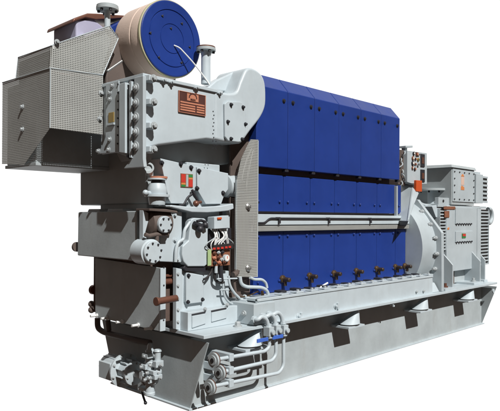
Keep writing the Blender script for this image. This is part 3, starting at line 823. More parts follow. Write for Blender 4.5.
for toks, mt, r in (([(-0.672, -0.03, 1.309), (-0.678, -0.03, 1.252), (-0.736, -0.03, 1.198), (-0.78, -0.03, 1.186)], BLACK, .011), ([(-0.639, -0.03, 1.307), (-0.638, -0.03, 1.172), (-0.578, -0.03, 1.138), (-0.511, -0.03, 1.138)], BLACK, .014), ([(-0.578, -0.05, 1.305), (-0.571, -0.05, 1.207), (-0.564, -0.05, 1.168)], DARKBOLT, .022),
                    ([(-0.531, -0.03, 1.174), (-0.51, -0.03, 1.005), (-0.44, -0.03, 0.929), (-0.342, -0.03, 0.905), (-0.257, -0.03, 0.876)], GREY, .012), ([(-0.633, -0.06, 1.183), (-0.361, -0.06, 1.169)], PALE, .008), ([(-0.574, -0.04, 1.07), (-0.451, -0.04, 1.06)], GREY, .007),
                    ([(-0.479, -0.06, 1.202), (-0.464, -0.06, 1.112), (-0.401, -0.06, 1.028), (-0.302, -0.06, 0.954), (-0.201, -0.06, 0.924), (-0.082, -0.06, 0.897)], PALE, .013), ([(-0.638, -0.05, 1.308), (-0.638, -0.05, 1.241)], PALE, .016), ([(-0.397, -0.04, 1.205), (-0.355, -0.04, 1.213), (-0.342, -0.04, 1.252)], DARK, .03),
                    ([(-0.338, -0.08, 1.184), (-0.324, -0.08, 1.113), (-0.252, -0.08, 1.078), (-0.014, -0.08, 1.054), (0.079, -0.08, 1.009), (0.093, -0.08, 0.882)], PALE, .018), ([(-0.174, -0.06, 1.167), (-0.114, -0.06, 1.142), (0.007, -0.06, 1.134), (0.069, -0.06, 1.093), (0.085, -0.06, 1.039)], PALE, .015),
                    ([(-0.259, -0.06, 0.985), (-0.142, -0.06, 0.934), (-0.037, -0.06, 0.919)], PALE, .018), ([(-0.326, -0.07, 0.982), (-0.226, -0.07, 0.978), (-0.063, -0.07, 1.015)], BRASS, .007), ([(-0.363, -0.02, 1.151), (-0.348, -0.02, 1.05), (-0.305, -0.02, 0.955), (-0.174, -0.02, 0.882)], DARK, .015), ([(-0.035, -0.1, 1.021), (-0.019, -0.1, 0.957), (-0.026, -0.1, 0.906)], BRASS, .016)):
    s = Shape(); s.tube(toks, r, 0.05, 10); build("hose" if r > .01 else "small_pipe", s, mt, root, 0)

# ---- lower body side, hand hole plate
s = Shape(); s.prism([(-1.004, 1.295), (-0.385, 1.24), (-0.381, 0.766), (-0.999, 0.726)], 'y', YS, YS + 0.25)
low = build("front_side_wall", s, PALE, root, 0.006)
s = Shape(); s.prism([(-1.081, 1.31), (-1.012, 1.296), (-1.008, 0.724), (-1.077, 0.742)], 'y', YS - 0.02, YS + 0.03); build("edge_flange", s, PALE, low, 0.004)
s = Shape()
for (x, z) in [(-1.062, 1.254), (-1.061, 1.144), (-1.06, 1.024), (-1.059, 0.922), (-1.058, 0.811)]:
    s.bolt((x, YS - 0.02, z), NY, 0.011, 0.014)
build("flange_bolt_row", s, BOLT, low, 0)
s = Shape(); s.prism([(-0.972, 1.267), (-0.754, 1.221), (-0.746, 0.985), (-0.777, 0.964), (-0.958, 0.963), (-0.976, 0.988)], 'y', YS - 0.035, YS + .002)
ap = build("access_plate", s, PALE, low, 0.01)
for (x, z) in [(-0.948, 1.233), (-0.771, 0.992), (-0.952, 0.986)]:
    s = Shape(); s.bolt((x, YS - 0.035, z), NY, 0.013, 0.02); build("plate_bolt", s, DARKBOLT, ap, 0)

# ---- stepped box at the base corner
s = Shape()
CB = [(-1.029, 0.907), (-0.313, 0.919), (-0.312, 0.784), (-1.028, 0.724)]
zb = 0.732
s.prism([(CB[0][0], zb), (CB[1][0], zb), (CB[1][0], CB[0][1]), (CB[0][0], CB[0][1])], 'y', -0.1, YS + .1)
cb = build("corner_locker", s, PALE, root, 0.006)
for toks in ([(-0.987, 0.871), (-0.821, 0.875), (-0.82, 0.781), (-0.986, 0.76)], [(-0.745, 0.876), (-0.548, 0.884), (-0.548, 0.801), (-0.744, 0.786)]):
    s = Shape(); s.prism(toks, 'y', -0.112, -0.098); build("locker_plate", s, PALE, cb, 0.004)
s = Shape()
for toks in ([(-0.987, -0.1, 0.88), (-0.821, -0.1, 0.887)], [(-0.745, -0.1, 0.886), (-0.548, -0.1, 0.896)]):
    s.tube(toks, 0.009, n=6)
build("dark_seam", s, DARKBOLT, cb, 0)
for (x, z) in [(-0.822, 0.916), (-0.535, 0.928)]:
    s = Shape(); s.bolt((x, -0.1, z + .0), NY, 0.013, 0.016); build("locker_bolt", s, BOLT, cb, 0)

# ---- end bracket plate with studs and copper bar
BP = [(1.037, 1.359), (-0.032, 1.325), (-0.038, 0.761), (1.024, 0.763)]
s = Shape(); s.prism(BP, 'x', XB, XB + 0.016)
bp = build("end_bracket_plate", s, GREYD, root, 0.003)
s = Shape(); yb = BP[1][0]
s.box(XB - 0.004, XB + 0.055, yb - 0.016, yb, BP[2][1], BP[1][1]); build("edge_strip", s, PALE, bp, 0.003)
s = Shape()
for z in (1.33, 1.17, 1.02, .86):
    s.lathe([(0.007, 0), (0.007, 0.006)], (XB + .03, yb - 0.016, z), NY, 8)
build("screw_row", s, DARKBOLT, bp, 0)
for p in [(-1.3, 0.992, 0.782), (-1.3, 0.802, 0.779), (-1.3, 0.536, 0.778), (-1.3, 0.285, 0.777), (-1.3, 0.087, 0.776)]:
    s = Shape(); s.tube([(p[0] - 0.075, p[1], p[2]), (p[0], p[1], p[2])], 0.013, n=10); s.lathe([(0.022, 0), (0.022, 0.012)], (p[0], p[1], p[2]), NX, 6)
    build("stud", s, WHITEC, bp, 0)
s = Shape(); s.box(XB + 0.02, -1.02, YS + 0.10, 1.1, 0.80, 1.50); build("shaded_casing", s, BROWN, root, 0.01)  # brown puts the shade of the gap into the casing colour
cbp = [(-1.453, -0.2, 1.059), (-1.246, -0.2, 1.068)]
s = Shape(); s.tube(cbp, 0.030, n=18); s.lathe([(0.038, 0), (0.038, 0.02)], cbp[0], NX, 20)
build("copper_bar", s, COPPER, root, 0.003)
s = Shape(); s.tube([(-1.151, 0.1, 1.179), (-1.01, 0.1, 1.178)], 0.03); s.tube([(-1.152, 0.1, 1.235), (-1.01, 0.1, 1.23)], 0.015); build("copper_pipe", s, COPPER, root, 0)
s = Shape(); s.lathe([(0.045, 0), (0.05, 0.03), (0.03, 0.05)], [(-1.28, 1.075, 1.03)][0], (0, 1, 0), 18); build("copper_plug", s, COPPER, bp, 0)
s = Shape()
q = [(-1.28, 1.13, 0.881), (-1.28, 1.129, 0.82)]
s.ball(q[0], 0.034); s.ball(q[1], 0.034); s.cyl(Vector(q[0]) + Vector((0, -.06, -.03)), Vector(q[0]) + Vector((0, .0, -.03)), 0.02)
build("hand_wheel_knob", s, DARK, bp, 0)
# dark pipe loop below the plate
s = Shape()
s.tube([(-1.1, 1.304, 0.695), (-1.1, 1.303, 0.589), (-1.1, 1.196, 0.561), (-1.1, 1.026, 0.558), (-1.1, 0.621, 0.56), (-1.1, 0.376, 0.568)], 0.030, 0.10, 14)
s.tube([(-1.1, 1.103, 0.699), (-1.1, 1.083, 0.587)], 0.026, 0, 12)
build("drain_loop", s, DARK, root, 0)

# ---- priming pump with motor on the tank end
X_ = -1.15
mc = [(-1.15, 0.965, 0.262)][0]
ya = lambda u, v: None
e0 = [(-1.15, 1.057, 0.266), (-1.15, 0.786, 0.273), (-1.15, 0.716, 0.275), (-1.15, 0.53, 0.279), (-1.15, 0.306, 0.301)]
zc = mc[2]
s = Shape()
y0, y1 = e0[0][0 + 1], e0[1][1]
s.lathe([(0.07, 0), (0.10, 0.03), (0.105, 0.05), (0.105, y0 - y1)], (X_, y0, zc), (0, -1, 0), 28)
prim = build("priming_pump", s, GREY, root, 0)
s = Shape()
s.box(X_ - 0.12, X_ - 0.04, y1 + .01, y0 - .05, zc - 0.11, zc + .06); build("terminal_box", s, GREY, prim, 0.008)
s = Shape()
for k in range(12):
    a = 2 * math.pi * k / 12
    c, sn = math.cos(a), math.sin(a)
    s.cyl((X_ + .108 * c, y0 - .04, zc + .108 * sn), (X_ + .108 * c, y1, zc + .108 * sn), 0.0045, n=6)
build("cooling_fin", s, PALE, prim, 0)
s = Shape()
s.lathe([(0.09, 0), (0.165, 0.015), (0.168, 0.04), (0.15, 0.045), (0.10, 0.06), (0.095, 0.18), (0.115, 0.185), (0.115, 0.21), (0.06, 0.22)], (X_, y1 - .03, zc - .01), (0, -1, 0), 36)
bell = build("bell_flange", s, GREY, prim, 0)
for k in range(8):
    a = k * math.pi / 4 + .3
    s = Shape(); s.bolt((X_ + .148 * math.cos(a), y1 - .078, zc - .01 + .148 * math.sin(a)), NY, 0.010, 0.014); build("bell_bolt", s, BOLT, bell, 0)
for k in range(6):
    a = k * math.pi / 3 + .3
    s = Shape(); s.bolt((X_ + .095 * math.cos(a), y1 - .24, zc - .01 + .095 * math.sin(a)), NY, 0.010, 0.014); build("bell_bolt", s, BOLT, bell, 0)
for k in range(10):
    a = 2 * math.pi * k / 10
    s = Shape(); s.box(X_ - .004, X_ + .004, y1 - .19, y1 - .09, zc + .09, zc + .115)
    rb = build("rib", s, GREY, bell, 0.002)
    rb.rotation_euler = (0, a, 0)
    pv = Vector((X_, 0, zc - .01)); rt = Matrix.Rotation(a, 3, 'Y')
    rb.location = rb.location + (pv - rt @ pv)
s = Shape()
yv = [(-1.15, 0.306, 0.33)][0][1]
s.tube([(X_, y1 - .24, zc - .01), (X_, yv, zc - .015)], 0.035, n=14)
s.lathe([(0.075, 0), (0.075, 0.02)], (X_, yv + .05, zc - .015), (0, -1, 0), 20)
build("shaft_coupling", s, BOLT, prim, 0)
vz = [q_[1] for q_ in [(0.262, 0.564), (0.261, 0.526), (0.26, 0.413), (0.259, 0.319), (0.258, 0.244), (0.256, 0.075)]]
s = Shape()
s.lathe([(0.018, vz[0] + .02), (0.026, vz[0]), (0.03, vz[1]), (0.045, vz[1] - .01), (0.045, vz[2]), (0.052, vz[2] - .005), (0.052, vz[3] + .01), (0.042, vz[3]), (0.042, vz[4])][::-1], (X_, yv, 0), NZ, 20)
s.lathe([(0.03, vz[2] - .1), (0.03, vz[1] + .01), (0.04, vz[1] - .01)][::1], (X_ + .02, yv - .09, 0), NZ, 16)
s.lathe([(0.045, -0.0), (0.045, 0.03), (0.03, 0.05)], (X_, yv - .04, zc - .02), (0.3, -1, 0), 18)
s.ball((X_ + .02, yv - .09, vz[2] - .09), 0.042)
vb_ = build("valve_body", s, GREY, prim, 0.003)
for (dx, dy, dz, hx, hy, hz) in ((-.03, -.02, -.05, .05, .045, .022), (-.02, .03, -.16, .05, .05, .025), (.0, -.06, -.20, .05, .06, .02), (-.02, -.03, -.27, .055, .05, .03), (.01, -.11, -.12, .045, .03, .03), (0, -.10, -.24, .045, .035, .022), (-.03, .05, -.24, .04, .03, .04)):
    s = Shape(); s.box(X_ + dx - hx, X_ + dx + hx, yv + dy - hy, yv + dy + hy, vz[1] + dz - hz, vz[1] + dz + hz)
    build("valve_block", s, GREY, vb_, 0.006)
for (dy, dz) in ((-.02, -.05), (.03, -.16), (-.06, -.20), (-.03, -.27), (-.11, -.12), (-.10, -.24)):
    s = Shape(); s.bolt((X_ - .075, yv + dy, vz[1] + dz), NX, 0.014, 0.018); build("valve_bolt", s, BOLT, vb_, 0)
    s = Shape(); s.bolt((X_, yv + dy - .055, vz[1] + dz), NY, 0.012, 0.016); build("valve_bolt", s, BOLT, vb_, 0)
s = Shape()
s.lathe([(0.058, vz[4] + .01), (0.058, vz[4] - .035), (0.045, vz[4] - .04), (0.045, vz[5] + .05), (0.05, vz[5] + .045), (0.05, vz[5] + .02)][::-1], (X_, yv, 0), NZ, 20)
build("strainer", s, PALE, prim, 0.002)
s = Shape()
q = [(-1.16, 0.433, 0.136), (-1.16, 0.322, 0.139), (-1.16, 0.4, 0.066), (-1.16, 0.36, 0.008)]
s.box(X_ - .05, X_ + .02, q[1][1], q[0][1], q[1][2] - .02, q[0][2] + .02)
build("drain_cock", s, PALE, prim, 0.006)
s = Shape(); s.tube([q[0], q[2], q[3]], 0.011, 0.02, 8); s.ball(q[3], 0.017); build("cock_lever", s, DARKBOLT, prim, 0)

# ---- manifold box with three looped pipes and valves
s = Shape()
VB = [(-0.773, 0.983), (-0.148, 0.962), (-0.146, 0.787), (-0.335, 0.798), (-0.771, 0.793)]
vx0, vx1 = [(-0.395, 0.889), (-0.202, 0.868)][0][0], [(-0.395, 0.889), (-0.09, 0.856)][1][0]
zt_ = [(-0.396, 0.942)][0][1]
s.box(vx0, vx1, -0.33, 0.0, 0.735, zt_)
man = build("manifold_box", s, GREY, root, 0.008)
s = Shape(); s.lathe([(0.028, 0), (0.028, 0.015), (.015, .016), (.015, .03)], (vx0, -.2, .84), NX, 14); build("plug", s, BOLT, man, 0)
s = Shape(); s.bolt((vx0 - .13, -.24, .735), NZ, 0.028, 0.04); build("anchor_bolt", s, BOLT, frame, 0)
yp = -0.40
p1 = [(-0.413, -0.4, 0.803), (-0.371, -0.4, 0.831), (-0.293, -0.4, 0.798), (-0.263, -0.4, 0.717)]
p2 = [(-0.293, -0.4, 0.818), (-0.235, -0.4, 0.84), (-0.176, -0.4, 0.794), (-0.16, -0.4, 0.714)]
p3 = [(-0.198, -0.4, 0.826), (-0.132, -0.4, 0.849), (-0.071, -0.4, 0.802), (-0.048, -0.4, 0.72)]
for p in (p1, p2, p3):
    s = Shape(); s.tube([(p[0][0], -.33, p[0][2])] + [tuple(c) for c in p], 0.021, 0.05, 14)
    s.lathe([(0.034, 0), (0.034, 0.025)], (p[0][0], -.34, p[0][2]), NY, 8); s.lathe([(0.030, 0), (0.030, 0.03)], p[-1], NZ, 8)
    build("looped_pipe", s, PALE, man, 0)
vl = [(-0.27, -0.42, 0.672), (-0.168, -0.42, 0.678), (-0.055, -0.42, 0.664)]
for i, c in enumerate(vl):
    s = Shape(); s.box(c[0] - .035, c[0] + .035, c[1] - .03, c[1] + .05, c[2] - .04, c[2] + .05); s.lathe([(0.034, -.06), (0.034, -.035)], c, NZ, 8); s.lathe([(0.024, 0), (0.024, .03)], (c[0], c[1] - .03, c[2]), NY, 12)
    v = build("shutoff_valve", s, GREY, root, 0.004)
    if i < 2:
        h = [(-0.478, -0.45, 0.617), (-0.324, -0.45, 0.616)][:] if i == 0 else [(-0.26, -0.45, 0.617), (-0.105, -0.45, 0.615)][:]
        s = Shape(); a, b_ = Vector(h[0]), Vector(h[1])
        s.hexa([a + Vector((0, -.006, -.018)), b_ + Vector((0, -.006, -.018)), b_ + Vector((0, .006, -.018)), a + Vector((0, .006, -.018))],
               [a + Vector((0, -.006, .018)), b_ + Vector((0, -.006, .018)), b_ + Vector((0, .006, .018)), a + Vector((0, .006, .018))])
        build("handle", s, BLUEV, v, 0.004)
for toks in ([(-0.248, -0.4, 0.628), (-0.247, -0.4, 0.52), (-0.311, -0.4, 0.489), (-0.943, -0.4, 0.513)], [(-0.152, -0.4, 0.634), (-0.15, -0.4, 0.427), (-0.209, -0.4, 0.38), (-0.868, -0.4, 0.389)], [(-0.039, -0.4, 0.629), (-0.036, -0.4, 0.299), (-0.103, -0.4, 0.241), (-0.989, -0.4, 0.283)]):
    s = Shape(); s.tube(toks, 0.018, 0.08, 14)
    pipe = build("service_pipe", s, PALE, root, 0)
    e = Vector(toks[-1])
    s = Shape(); s.flange(e + Vector((-.05, 0, 0)), (1, 0, 0), 0.068, 0.020, 0.020, bolts=0); s.lathe([(0.044, 0), (0.044, 0.012)], e + Vector((-.058, 0, 0)), (1, 0, 0), 20)
    flg = build("pipe_flange", s, GREYD, pipe, 0.003)
    s = Shape(); s.lathe([(0.021, 0), (0.021, 0.004)], e + Vector((-.062, 0, 0)), (1, 0, 0), 16); build("bore", s, BLACK, flg, 0)
    s = Shape(); s.lathe([(0.069, 0), (0.069, 0.008)], e + Vector((-.03, 0, 0.002)), (1, 0, 0), 28); build("copper_gasket", s, COPPER, flg, 0)
s = Shape()
pc = [(-0.788, -0.4, 0.508), (-0.787, -0.4, 0.39), (-0.786, -0.4, 0.274)]
for c in pc:
    s.box(c[0] - .028, c[0] + .028, yp - .03, YT, c[2] - .035, c[2] + .035)
build("pipe_clamp", s, PALE, root, 0.004)

# ---- flywheel housing
FY, FZ, FR = 0.52, 1.355, 0.735
s = Shape()
s.lathe([(0.0, 0), (FR - .015, 0.0), (FR + .012, 0.36), (0.3, 0.36)], (3.17, FY, FZ), (1, 0, 0), 96)
fw = build("flywheel_housing", s, GREY, root, 0)
s = Shape()
XF = 3.53
FO = [(-0.315, 0.756), (-0.309, 1.574), (0.077, 2.06)]
ymir = 2 * FY
s.prism([FO[0], FO[1], FO[2], (ymir - FO[2][0], FO[2][1]), (ymir - FO[1][0], FO[1][1]), (ymir - FO[0][0], .735), (FO[0][0], .735)], 'x', XF, XF + 0.07)
ff = build("bell_housing_flange", s, GREY, fw, 0.006)
for (y, z) in [(-0.005, 1.882), (-0.141, 1.694), (-0.22, 1.5), (-0.245, 1.271), (-0.215, 1.053), (-0.147, 0.86)]:
    s = Shape(); s.lathe([(0.03, 0), (0.03, 0.05), (0.018, 0.055), (0.018, 0.09)], (XF, y, z), NX, 10); build("flange_bolt", s, BOLT, ff, 0.002)
FT = [(2.791, 0.841), (3.184, 0.88), (3.215, 0.695), (2.766, 0.695)]
s = Shape(); s.hexa([(3.14, -.30, .73), (3.50, -.30, .73), (3.50, .3, .73), (3.14, .3, .73)], [(3.20, -.22, .86), (3.50, -.22, .86), (3.50, .3, .86), (3.20, .3, .86)]); build("foot", s, PALE, fw, 0.015)
for (x, z) in [(2.81, 0.794), (3.004, 0.785)]:
    s = Shape(); s.bolt((x, -.29, z), NY, 0.02, 0.03); build("foot_bolt", s, BOLT, fw, 0)

# ---- control panel on its bracket
s = Shape()
CPN = [(3.264, 2.765), (3.856, 2.773), (3.862, 2.305), (3.436, 2.286), (3.27, 2.308)]
s.prism(CPN, 'y', 0.1, 0.32)
pan = build("control_panel", s, GREY, root, 0.004)
s = Shape(); s.prism([(3.11, 2.775), (3.317, 2.771), (3.324, 2.253), (3.117, 2.273)], 'y', 0.16, 0.35); build("cable_side", s, DARK, pan, 0.004)
for k in range(9):
    a = Vector([(3.249, 0.145, 2.759)][0]) + Vector((random.uniform(-.08, .08), 0, -.055 * k))
    s = Shape(); s.tube([a, a + Vector((random.uniform(-.05, .05), -.03, -.04)), a + Vector((random.uniform(-.05, .05), 0.01, -.08))], 0.009, 0.03, 8)
    build("cable", s, (GREY, BLACK, GREYD)[k % 3], pan, 0)
for toks in ([(3.645, 2.747), (3.769, 2.747), (3.771, 2.555), (3.648, 2.553)], [(3.649, 2.513), (3.772, 2.516), (3.774, 2.327), (3.651, 2.326)]):
    s = Shape(); s.prism(toks, 'y', 0.088, 0.102); wdw = build("gauge_window", s, DARKBOLT, pan, 0.003)
    s = Shape(); x0_, x1_ = toks[0][0], toks[1][0]; za, zb_ = toks[3][1], toks[0][1]
    s.box(x0_ + .03, x1_ - .03, 0.083, 0.089, za + .05, zb_ - .05); build("scale", s, COPPER, wdw, 0)
for i, p in enumerate([(3.438, 0.098, 2.735), (3.533, 0.098, 2.732), (3.581, 0.098, 2.73), (3.416, 0.098, 2.663), (3.492, 0.098, 2.658), (3.57, 0.098, 2.652), (3.411, 0.098, 2.59), (3.488, 0.098, 2.581), (3.565, 0.098, 2.58), (3.406, 0.098, 2.52), (3.477, 0.098, 2.509)]):
    r_ = (.026, .034, .020, .030, .022)[i % 5]
    s = Shape()
    if i % 3 == 1: s.box(p[0] - r_, p[0] + r_, .085, .101, p[2] - r_ * .8, p[2] + r_ * .8)
    else: s.lathe([(r_, 0), (r_, 0.018), (r_ * .7, 0.02)], p, NY, 18)
    ins = build("instrument", s, (DARKBOLT, COPPER, GREYD, RUST, DARKBOLT, GOLD)[i % 6], pan, 0.001)
    s = Shape(); s.lathe([(r_ * .6, .02), (r_ * .6, .023)], p, NY, 14); build("dial", s, (GLASS, PLATEC, BLACK)[i % 3], ins, 0)
s = Shape(); s.prism([(3.388, 2.338), (3.56, 2.339), (3.562, 2.173), (3.39, 2.174)], 'y', 0.02, 0.06); build("warning_lamp", s, LAMP, pan, 0.006)
s = Shape(); s.prism([(3.254, 2.836), (3.458, 2.855), (3.458, 2.825), (3.255, 2.807)], 'y', 0.12, 0.3); s.prism([(3.327, 2.821), (3.385, 2.826), (3.386, 2.768), (3.327, 2.763)], 'y', 0.17, 0.23); build("top_bracket", s, GREY, pan, 0.003)
s = Shape()
s.hexa([(2.886, 0.04, 1.743)] + [(2.74, -0.22, 1.738)] + [(3.362, 0.12, 1.735)], [(3.495, 0.34, 2.297)] + [(3.451, 0.1, 2.272)] + [(4.049, 0.42, 2.308)])
W_ = [(3.451, 0.1, 2.272), (3.646, 0.1, 2.273)] + [(3.509, 0.05, 2.141)] + [(3.105, -0.1, 1.969)] + [(2.74, -0.22, 1.738)]
s.hexa([(a, b - .004, c) for a, b, c in W_], [(a, b + .03, c) for a, b, c in W_])
br = build("panel_bracket", s, GREY, root, 0.012)
s = Shape(); s.hexa([(2.908, 0.06, 1.679)] + [(2.705, -0.21, 1.684)] + [(3.27, 0.1, 1.684)], [(2.899, 0.06, 1.743)] + [(2.726, -0.22, 1.738)] + [(3.348, 0.12, 1.735)]); build("bracket_foot", s, DARKBOLT, br, 0.01)
s = Shape(); s.prism([(2.837, 2.229), (2.87, 2.231), (2.876, 1.771), (2.843, 1.771)], 'y', 0.02, 0.06); build("edge_post", s, GREYD, root, 0.003)

# pipe end with top flange behind the panel
s = Shape()
tf = [(4.335, 0.25, 1.996), (4.332, 0.25, 2.219)]
s.lathe([(0.085, -.25), (0.085, tf[1][2] - tf[0][2])], tf[0], NZ, 28)
tp = build("air_outlet_pipe", s, PALE, root, 0)
s = Shape(); s.flange(tf[1], NZ, 0.25, 0.035, n=40); build("flange", s, GREYD, tp, 0.004)
for k in range(8):
    a = k * math.pi / 4 + .2
    s = Shape(); s.lathe([(0.016, -.03), (0.016, 0)], (tf[1][0] + .2 * math.cos(a), tf[1][1] + .2 * math.sin(a), tf[1][2]), NZ, 6); build("flange_bolt", s, DARKBOLT, tp, 0)
s = Shape(); s.tube([(3.656, 0.12, 2.019), (3.811, 0.12, 1.985), (4.098, 0.12, 1.983), (4.364, 0.12, 2.027)], 0.02, 0.1); build("curved_pipe", s, GREY, tp, 0)
s = Shape(); s.prism([(3.734, 1.96), (4.038, 2.003), (4.04, 1.805), (3.863, 1.796)], 'y', -0.05, 0.2); build("hood", s, PALE, tp, 0.006)

# ---- alternator
s = Shape()
AB = [(3.921, 1.965), (5.183, 1.951), (5.199, 0.965), (3.935, 0.945)]
xa0, xa1 = [(4.119, 1.453), (5.211, 1.429)][0][0], [(4.119, 1.453), (5.211, 1.429)][1][0]
s.box(xa0, xa1, YN, 1.15, 0.96, 1.98)
alt = build("alternator", s, GREY, root, 0.008)
s = Shape(); s.box(3.88, 5.65, YN + .03, 1.1, 1.955, 1.99); build("top_ledge", s, GREY, alt, 0.004)
s = Shape(); s.box(xa0 - .02, xa1 + .02, YN + .12, 1.05, 0.745, 0.99); build("lower_casing", s, GREYD, alt, 0.01)
def louvre(x0, x1, z0, z1, n, y=YN):
    s = Shape()
    s.box(x0 + .012, x1 - .012, y + 0.022, 1.1, z0, z1, m=1); s.box(x0, x0 + .012, y + .004, 1.1, z0, z1); s.box(x1 - .012, x1, y + .004, 1.1, z0, z1)
    h = (z1 - z0) / n
    for k in range(n):
        s.box(x0 + .012, x1 - .012, y + .008, y + 0.022, z0 + k * h, z0 + k * h + h * 0.42)
    return build("louvre", s, [GREY, BLACK], alt, 0.002)
louvre(3.90, xa0 - .004, 1.30, 1.93, 13)
louvre(xa1 + .15, xa1 + .50, 1.0, 1.94, 17)
s = Shape(); s.box(xa1 + .003, xa1 + .148, YN - .005, 1.12, .96, 1.95); build("corner_post", s, GREY, alt, 0.006)
for toks in ([(4.39, 1.955), (4.991, 1.948), (4.994, 1.711), (4.394, 1.697)], [(4.396, 1.58), (5.015, 1.572), (5.018, 1.425), (4.398, 1.411)]):
    s = Shape(); s.box(toks[0][0], toks[1][0], YN - .016, YN + .002, toks[3][1], toks[0][1]); pl = build("inspection_cover", s, GREY, alt, 0.004)
    for k in range(7):
        s = Shape(); s.box(toks[0][0] + (k + .3) * (toks[1][0] - toks[0][0]) / 7, toks[0][0] + (k + .75) * (toks[1][0] - toks[0][0]) / 7, YN - .022, YN - .003, toks[3][1] - .012, toks[3][1] + .012)
        build("cover_clip", s, DARKBOLT, pl, 0)
s = Shape(); s.prism([(4.601, 1.546), (4.735, 1.544), (4.736, 1.472), (4.602, 1.472)], 'y', YN - .024, YN - .015); em = build("square_badge", s, GREEN, alt, 0)
s = Shape(); s.prism([(4.615, 1.541), (4.724, 1.539), (4.725, 1.501), (4.616, 1.501)], 'y', YN - .028, YN - .023); build("badge_field", s, RED, em, 0)
s = Shape(); s.prism([(4.002, 1.964), (4.38, 1.97), (4.38, 1.924), (4.003, 1.918)], 'y', YN - .01, YN + .002); build("rating_plate", s, RUST, alt, 0.001)
s = Shape(); s.prism([(4.026, 1.896), (4.179, 1.898), (4.181, 1.798), (4.028, 1.797)], 'y', YN - .01, YN + .002); build("rating_plate", s, RUST, alt, 0.001)
s = Shape(); s.prism([(4.133, 1.637), (4.19, 1.647), (4.19, 1.613), (4.133, 1.609)], 'y', YN - .006, YN + .001); build("orange_mark", s, ORANGE, alt, 0)
# upper terminal box
TB = [(4.271, 2.572), (5.088, 2.573), (5.097, 2.016), (4.279, 2.031)]
tx0, tx1, tz1, tz0 = TB[0][0], TB[1][0], TB[0][1], 1.995
s = Shape(); s.box(tx0, tx1, YN, 0.75, tz0, tz1)
tbx = build("terminal_box", s, GREYD, alt, 0.006)  # darker grey puts the end face's shade into the box colour
s = Shape(); s.hexa([(tx0 - .06, YN - .03, tz1), (tx1 + .02, YN - .03, tz1), (tx1 + .02, .78, tz1), (tx0 - .06, .78, tz1)],
                    [(tx0 - .03, YN - .01, tz1 + .045), (tx1, YN - .01, tz1 + .045), (tx1, .78, tz1 + .06), (tx0 - .03, .78, tz1 + .06)]); build("lid", s, GREYD, tbx, 0.004)
s = Shape(); s.box(tx0 + .02, tx1 - .02, YN - .014, YN + .002, tz0 + .05, tz1 - .02); tcv = build("bolted_cover", s, GREY, tbx, 0.004)
for k in range(5):
    for zz_ in (tz0 + .09, tz1 - .06):
        s = Shape(); s.bolt((tx0 + .06 + k * (tx1 - tx0 - .12) / 4, YN - .014, zz_), NY, 0.012, 0.012, washer=False); build("cover_bolt", s, DARKBOLT, tcv, 0)
for k in range(1, 4):
    for xx in (tx0 + .06, tx1 - .06):
        s = Shape(); s.bolt((xx, YN - .014, tz0 + .09 + k * (tz1 - tz0 - .15) / 4), NY, 0.012, 0.012, washer=False); build("cover_bolt", s, DARKBOLT, tcv, 0)
# warning mark: two orange arrows joined by a pale orange bar
wx = [(4.621, 2.363)][0][0]
wz = [q[1] for q in [(4.619, 2.49), (4.62, 2.451), (4.622, 2.279), (4.623, 2.236)]]
s = Shape(); yy = YN - .0175
s.prism([(wx - .06, wz[1]), (wx + .06, wz[1]), (wx + .01, wz[0]), (wx - .01, wz[0])], 'y', yy, yy + .004)
s.prism([(wx - .06, wz[2]), (wx - .03, wz[2] + .03), (wx + .06, wz[2]), (wx + .06, wz[3]), (wx - .06, wz[3])], 'y', yy, yy + .004)
build("orange_arrow", s, ORANGE, tcv, 0)
s = Shape(); s.box(wx - .055, wx + .055, yy + .001, yy + .0045, wz[2] + .035, wz[1] - .005); build("faded_bar", s, paint("faded_orange", (.60, .42, .34), .5, .1), tcv, 0)
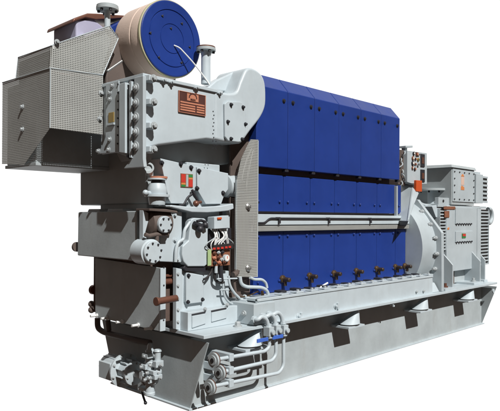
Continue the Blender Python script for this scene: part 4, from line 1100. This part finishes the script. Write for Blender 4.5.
# vent box on the right
VZ0, VZ1 = 2.06, 2.51
s = Shape(); s.box(tx1 + .003, tx1 + .28, YN - .03, .6, VZ0 - .02, VZ1 + .01); vb = build("vent_box", s, GREY, alt, 0.005)
s = Shape(); s.box(tx1 + .281, tx1 + .52, YN + .0, .6, VZ0 + .01, VZ1 - .02, m=1)
for k in range(7):
    h = (VZ1 - VZ0) / 6.5
    s.box(tx1 + .281, tx1 + .512, YN - .014, YN + .0, VZ0 + k * h - .01, VZ0 + k * h + h * .34)
build("vent_slats", s, [GREY, BLACK], vb, 0.002)
s = Shape(); s.box(tx1 - .2, tx1 + .26, YN + .01, .7, VZ1 + .01, VZ1 + .05); build("back_lid", s, GREY, vb, 0.003)
s = Shape(); s.box(3.92, tx0 - .001, YN + .04, YN + .10, 1.99, 2.10); s.lathe([(0.022, 0), (0.022, 0.01)], (4.07, YN + .04, 2.05), NY, 12, m=1); build("lifting_lug", s, [GREY, BLACK], alt, 0.004)
# lifting eye
ec = [(5.936, 0, 1.831)][0]
s = Shape()
n = 28
for k in range(1):
    ring = [Vector((ec[0] +   .12 * math.cos(a), ec[1], ec[2] + .125 * math.sin(a))) for a in [(-.62 + 1.24 * i / 20) * math.pi for i in range(21)]]
    s.tube(ring, 0.038, 0, 12)
build("lifting_eye", s, GREY, alt, 0)
# feet with gussets
for (xg, y0_, h) in ((3.93, -.30, .56), (5.04, -.24, .56), (5.42, -.16, .56)):
    s = Shape()
    s.prism([(y0_, .745), (y0_, .745 + h * .62), (y0_ + .20, .745 + h), (y0_ + .27, .745 + h), (y0_ + .27, .745)], 'x', xg - .03, xg)
    ft = build("gusset_foot", s, GREY, alt, 0.004)
    s = Shape(); s.box(xg - (.32 if xg < 5.2 else .12), xg + (.03 if xg < 5.2 else .015), y0_ - .03, y0_ + .27, .732, .765); build("foot_plate", s, PALE, ft, 0.003)
    s = Shape(); s.lathe([(0.04, 0), (0.04, 0.02), (0.022, 0.022), (0.022, 0.06)], (xg - .12, y0_ + .07, .765), NZ, 12); build("anchor_bolt", s, COPPER if y0_ < 0 and xg < 4.5 else BOLT, ft, 0)
# exciter frame at the far end
s = Shape(); s.box(4.55, 4.60, YN + .1, .9, .74, 1.0); build("support", s, DARK, alt, 0.004)
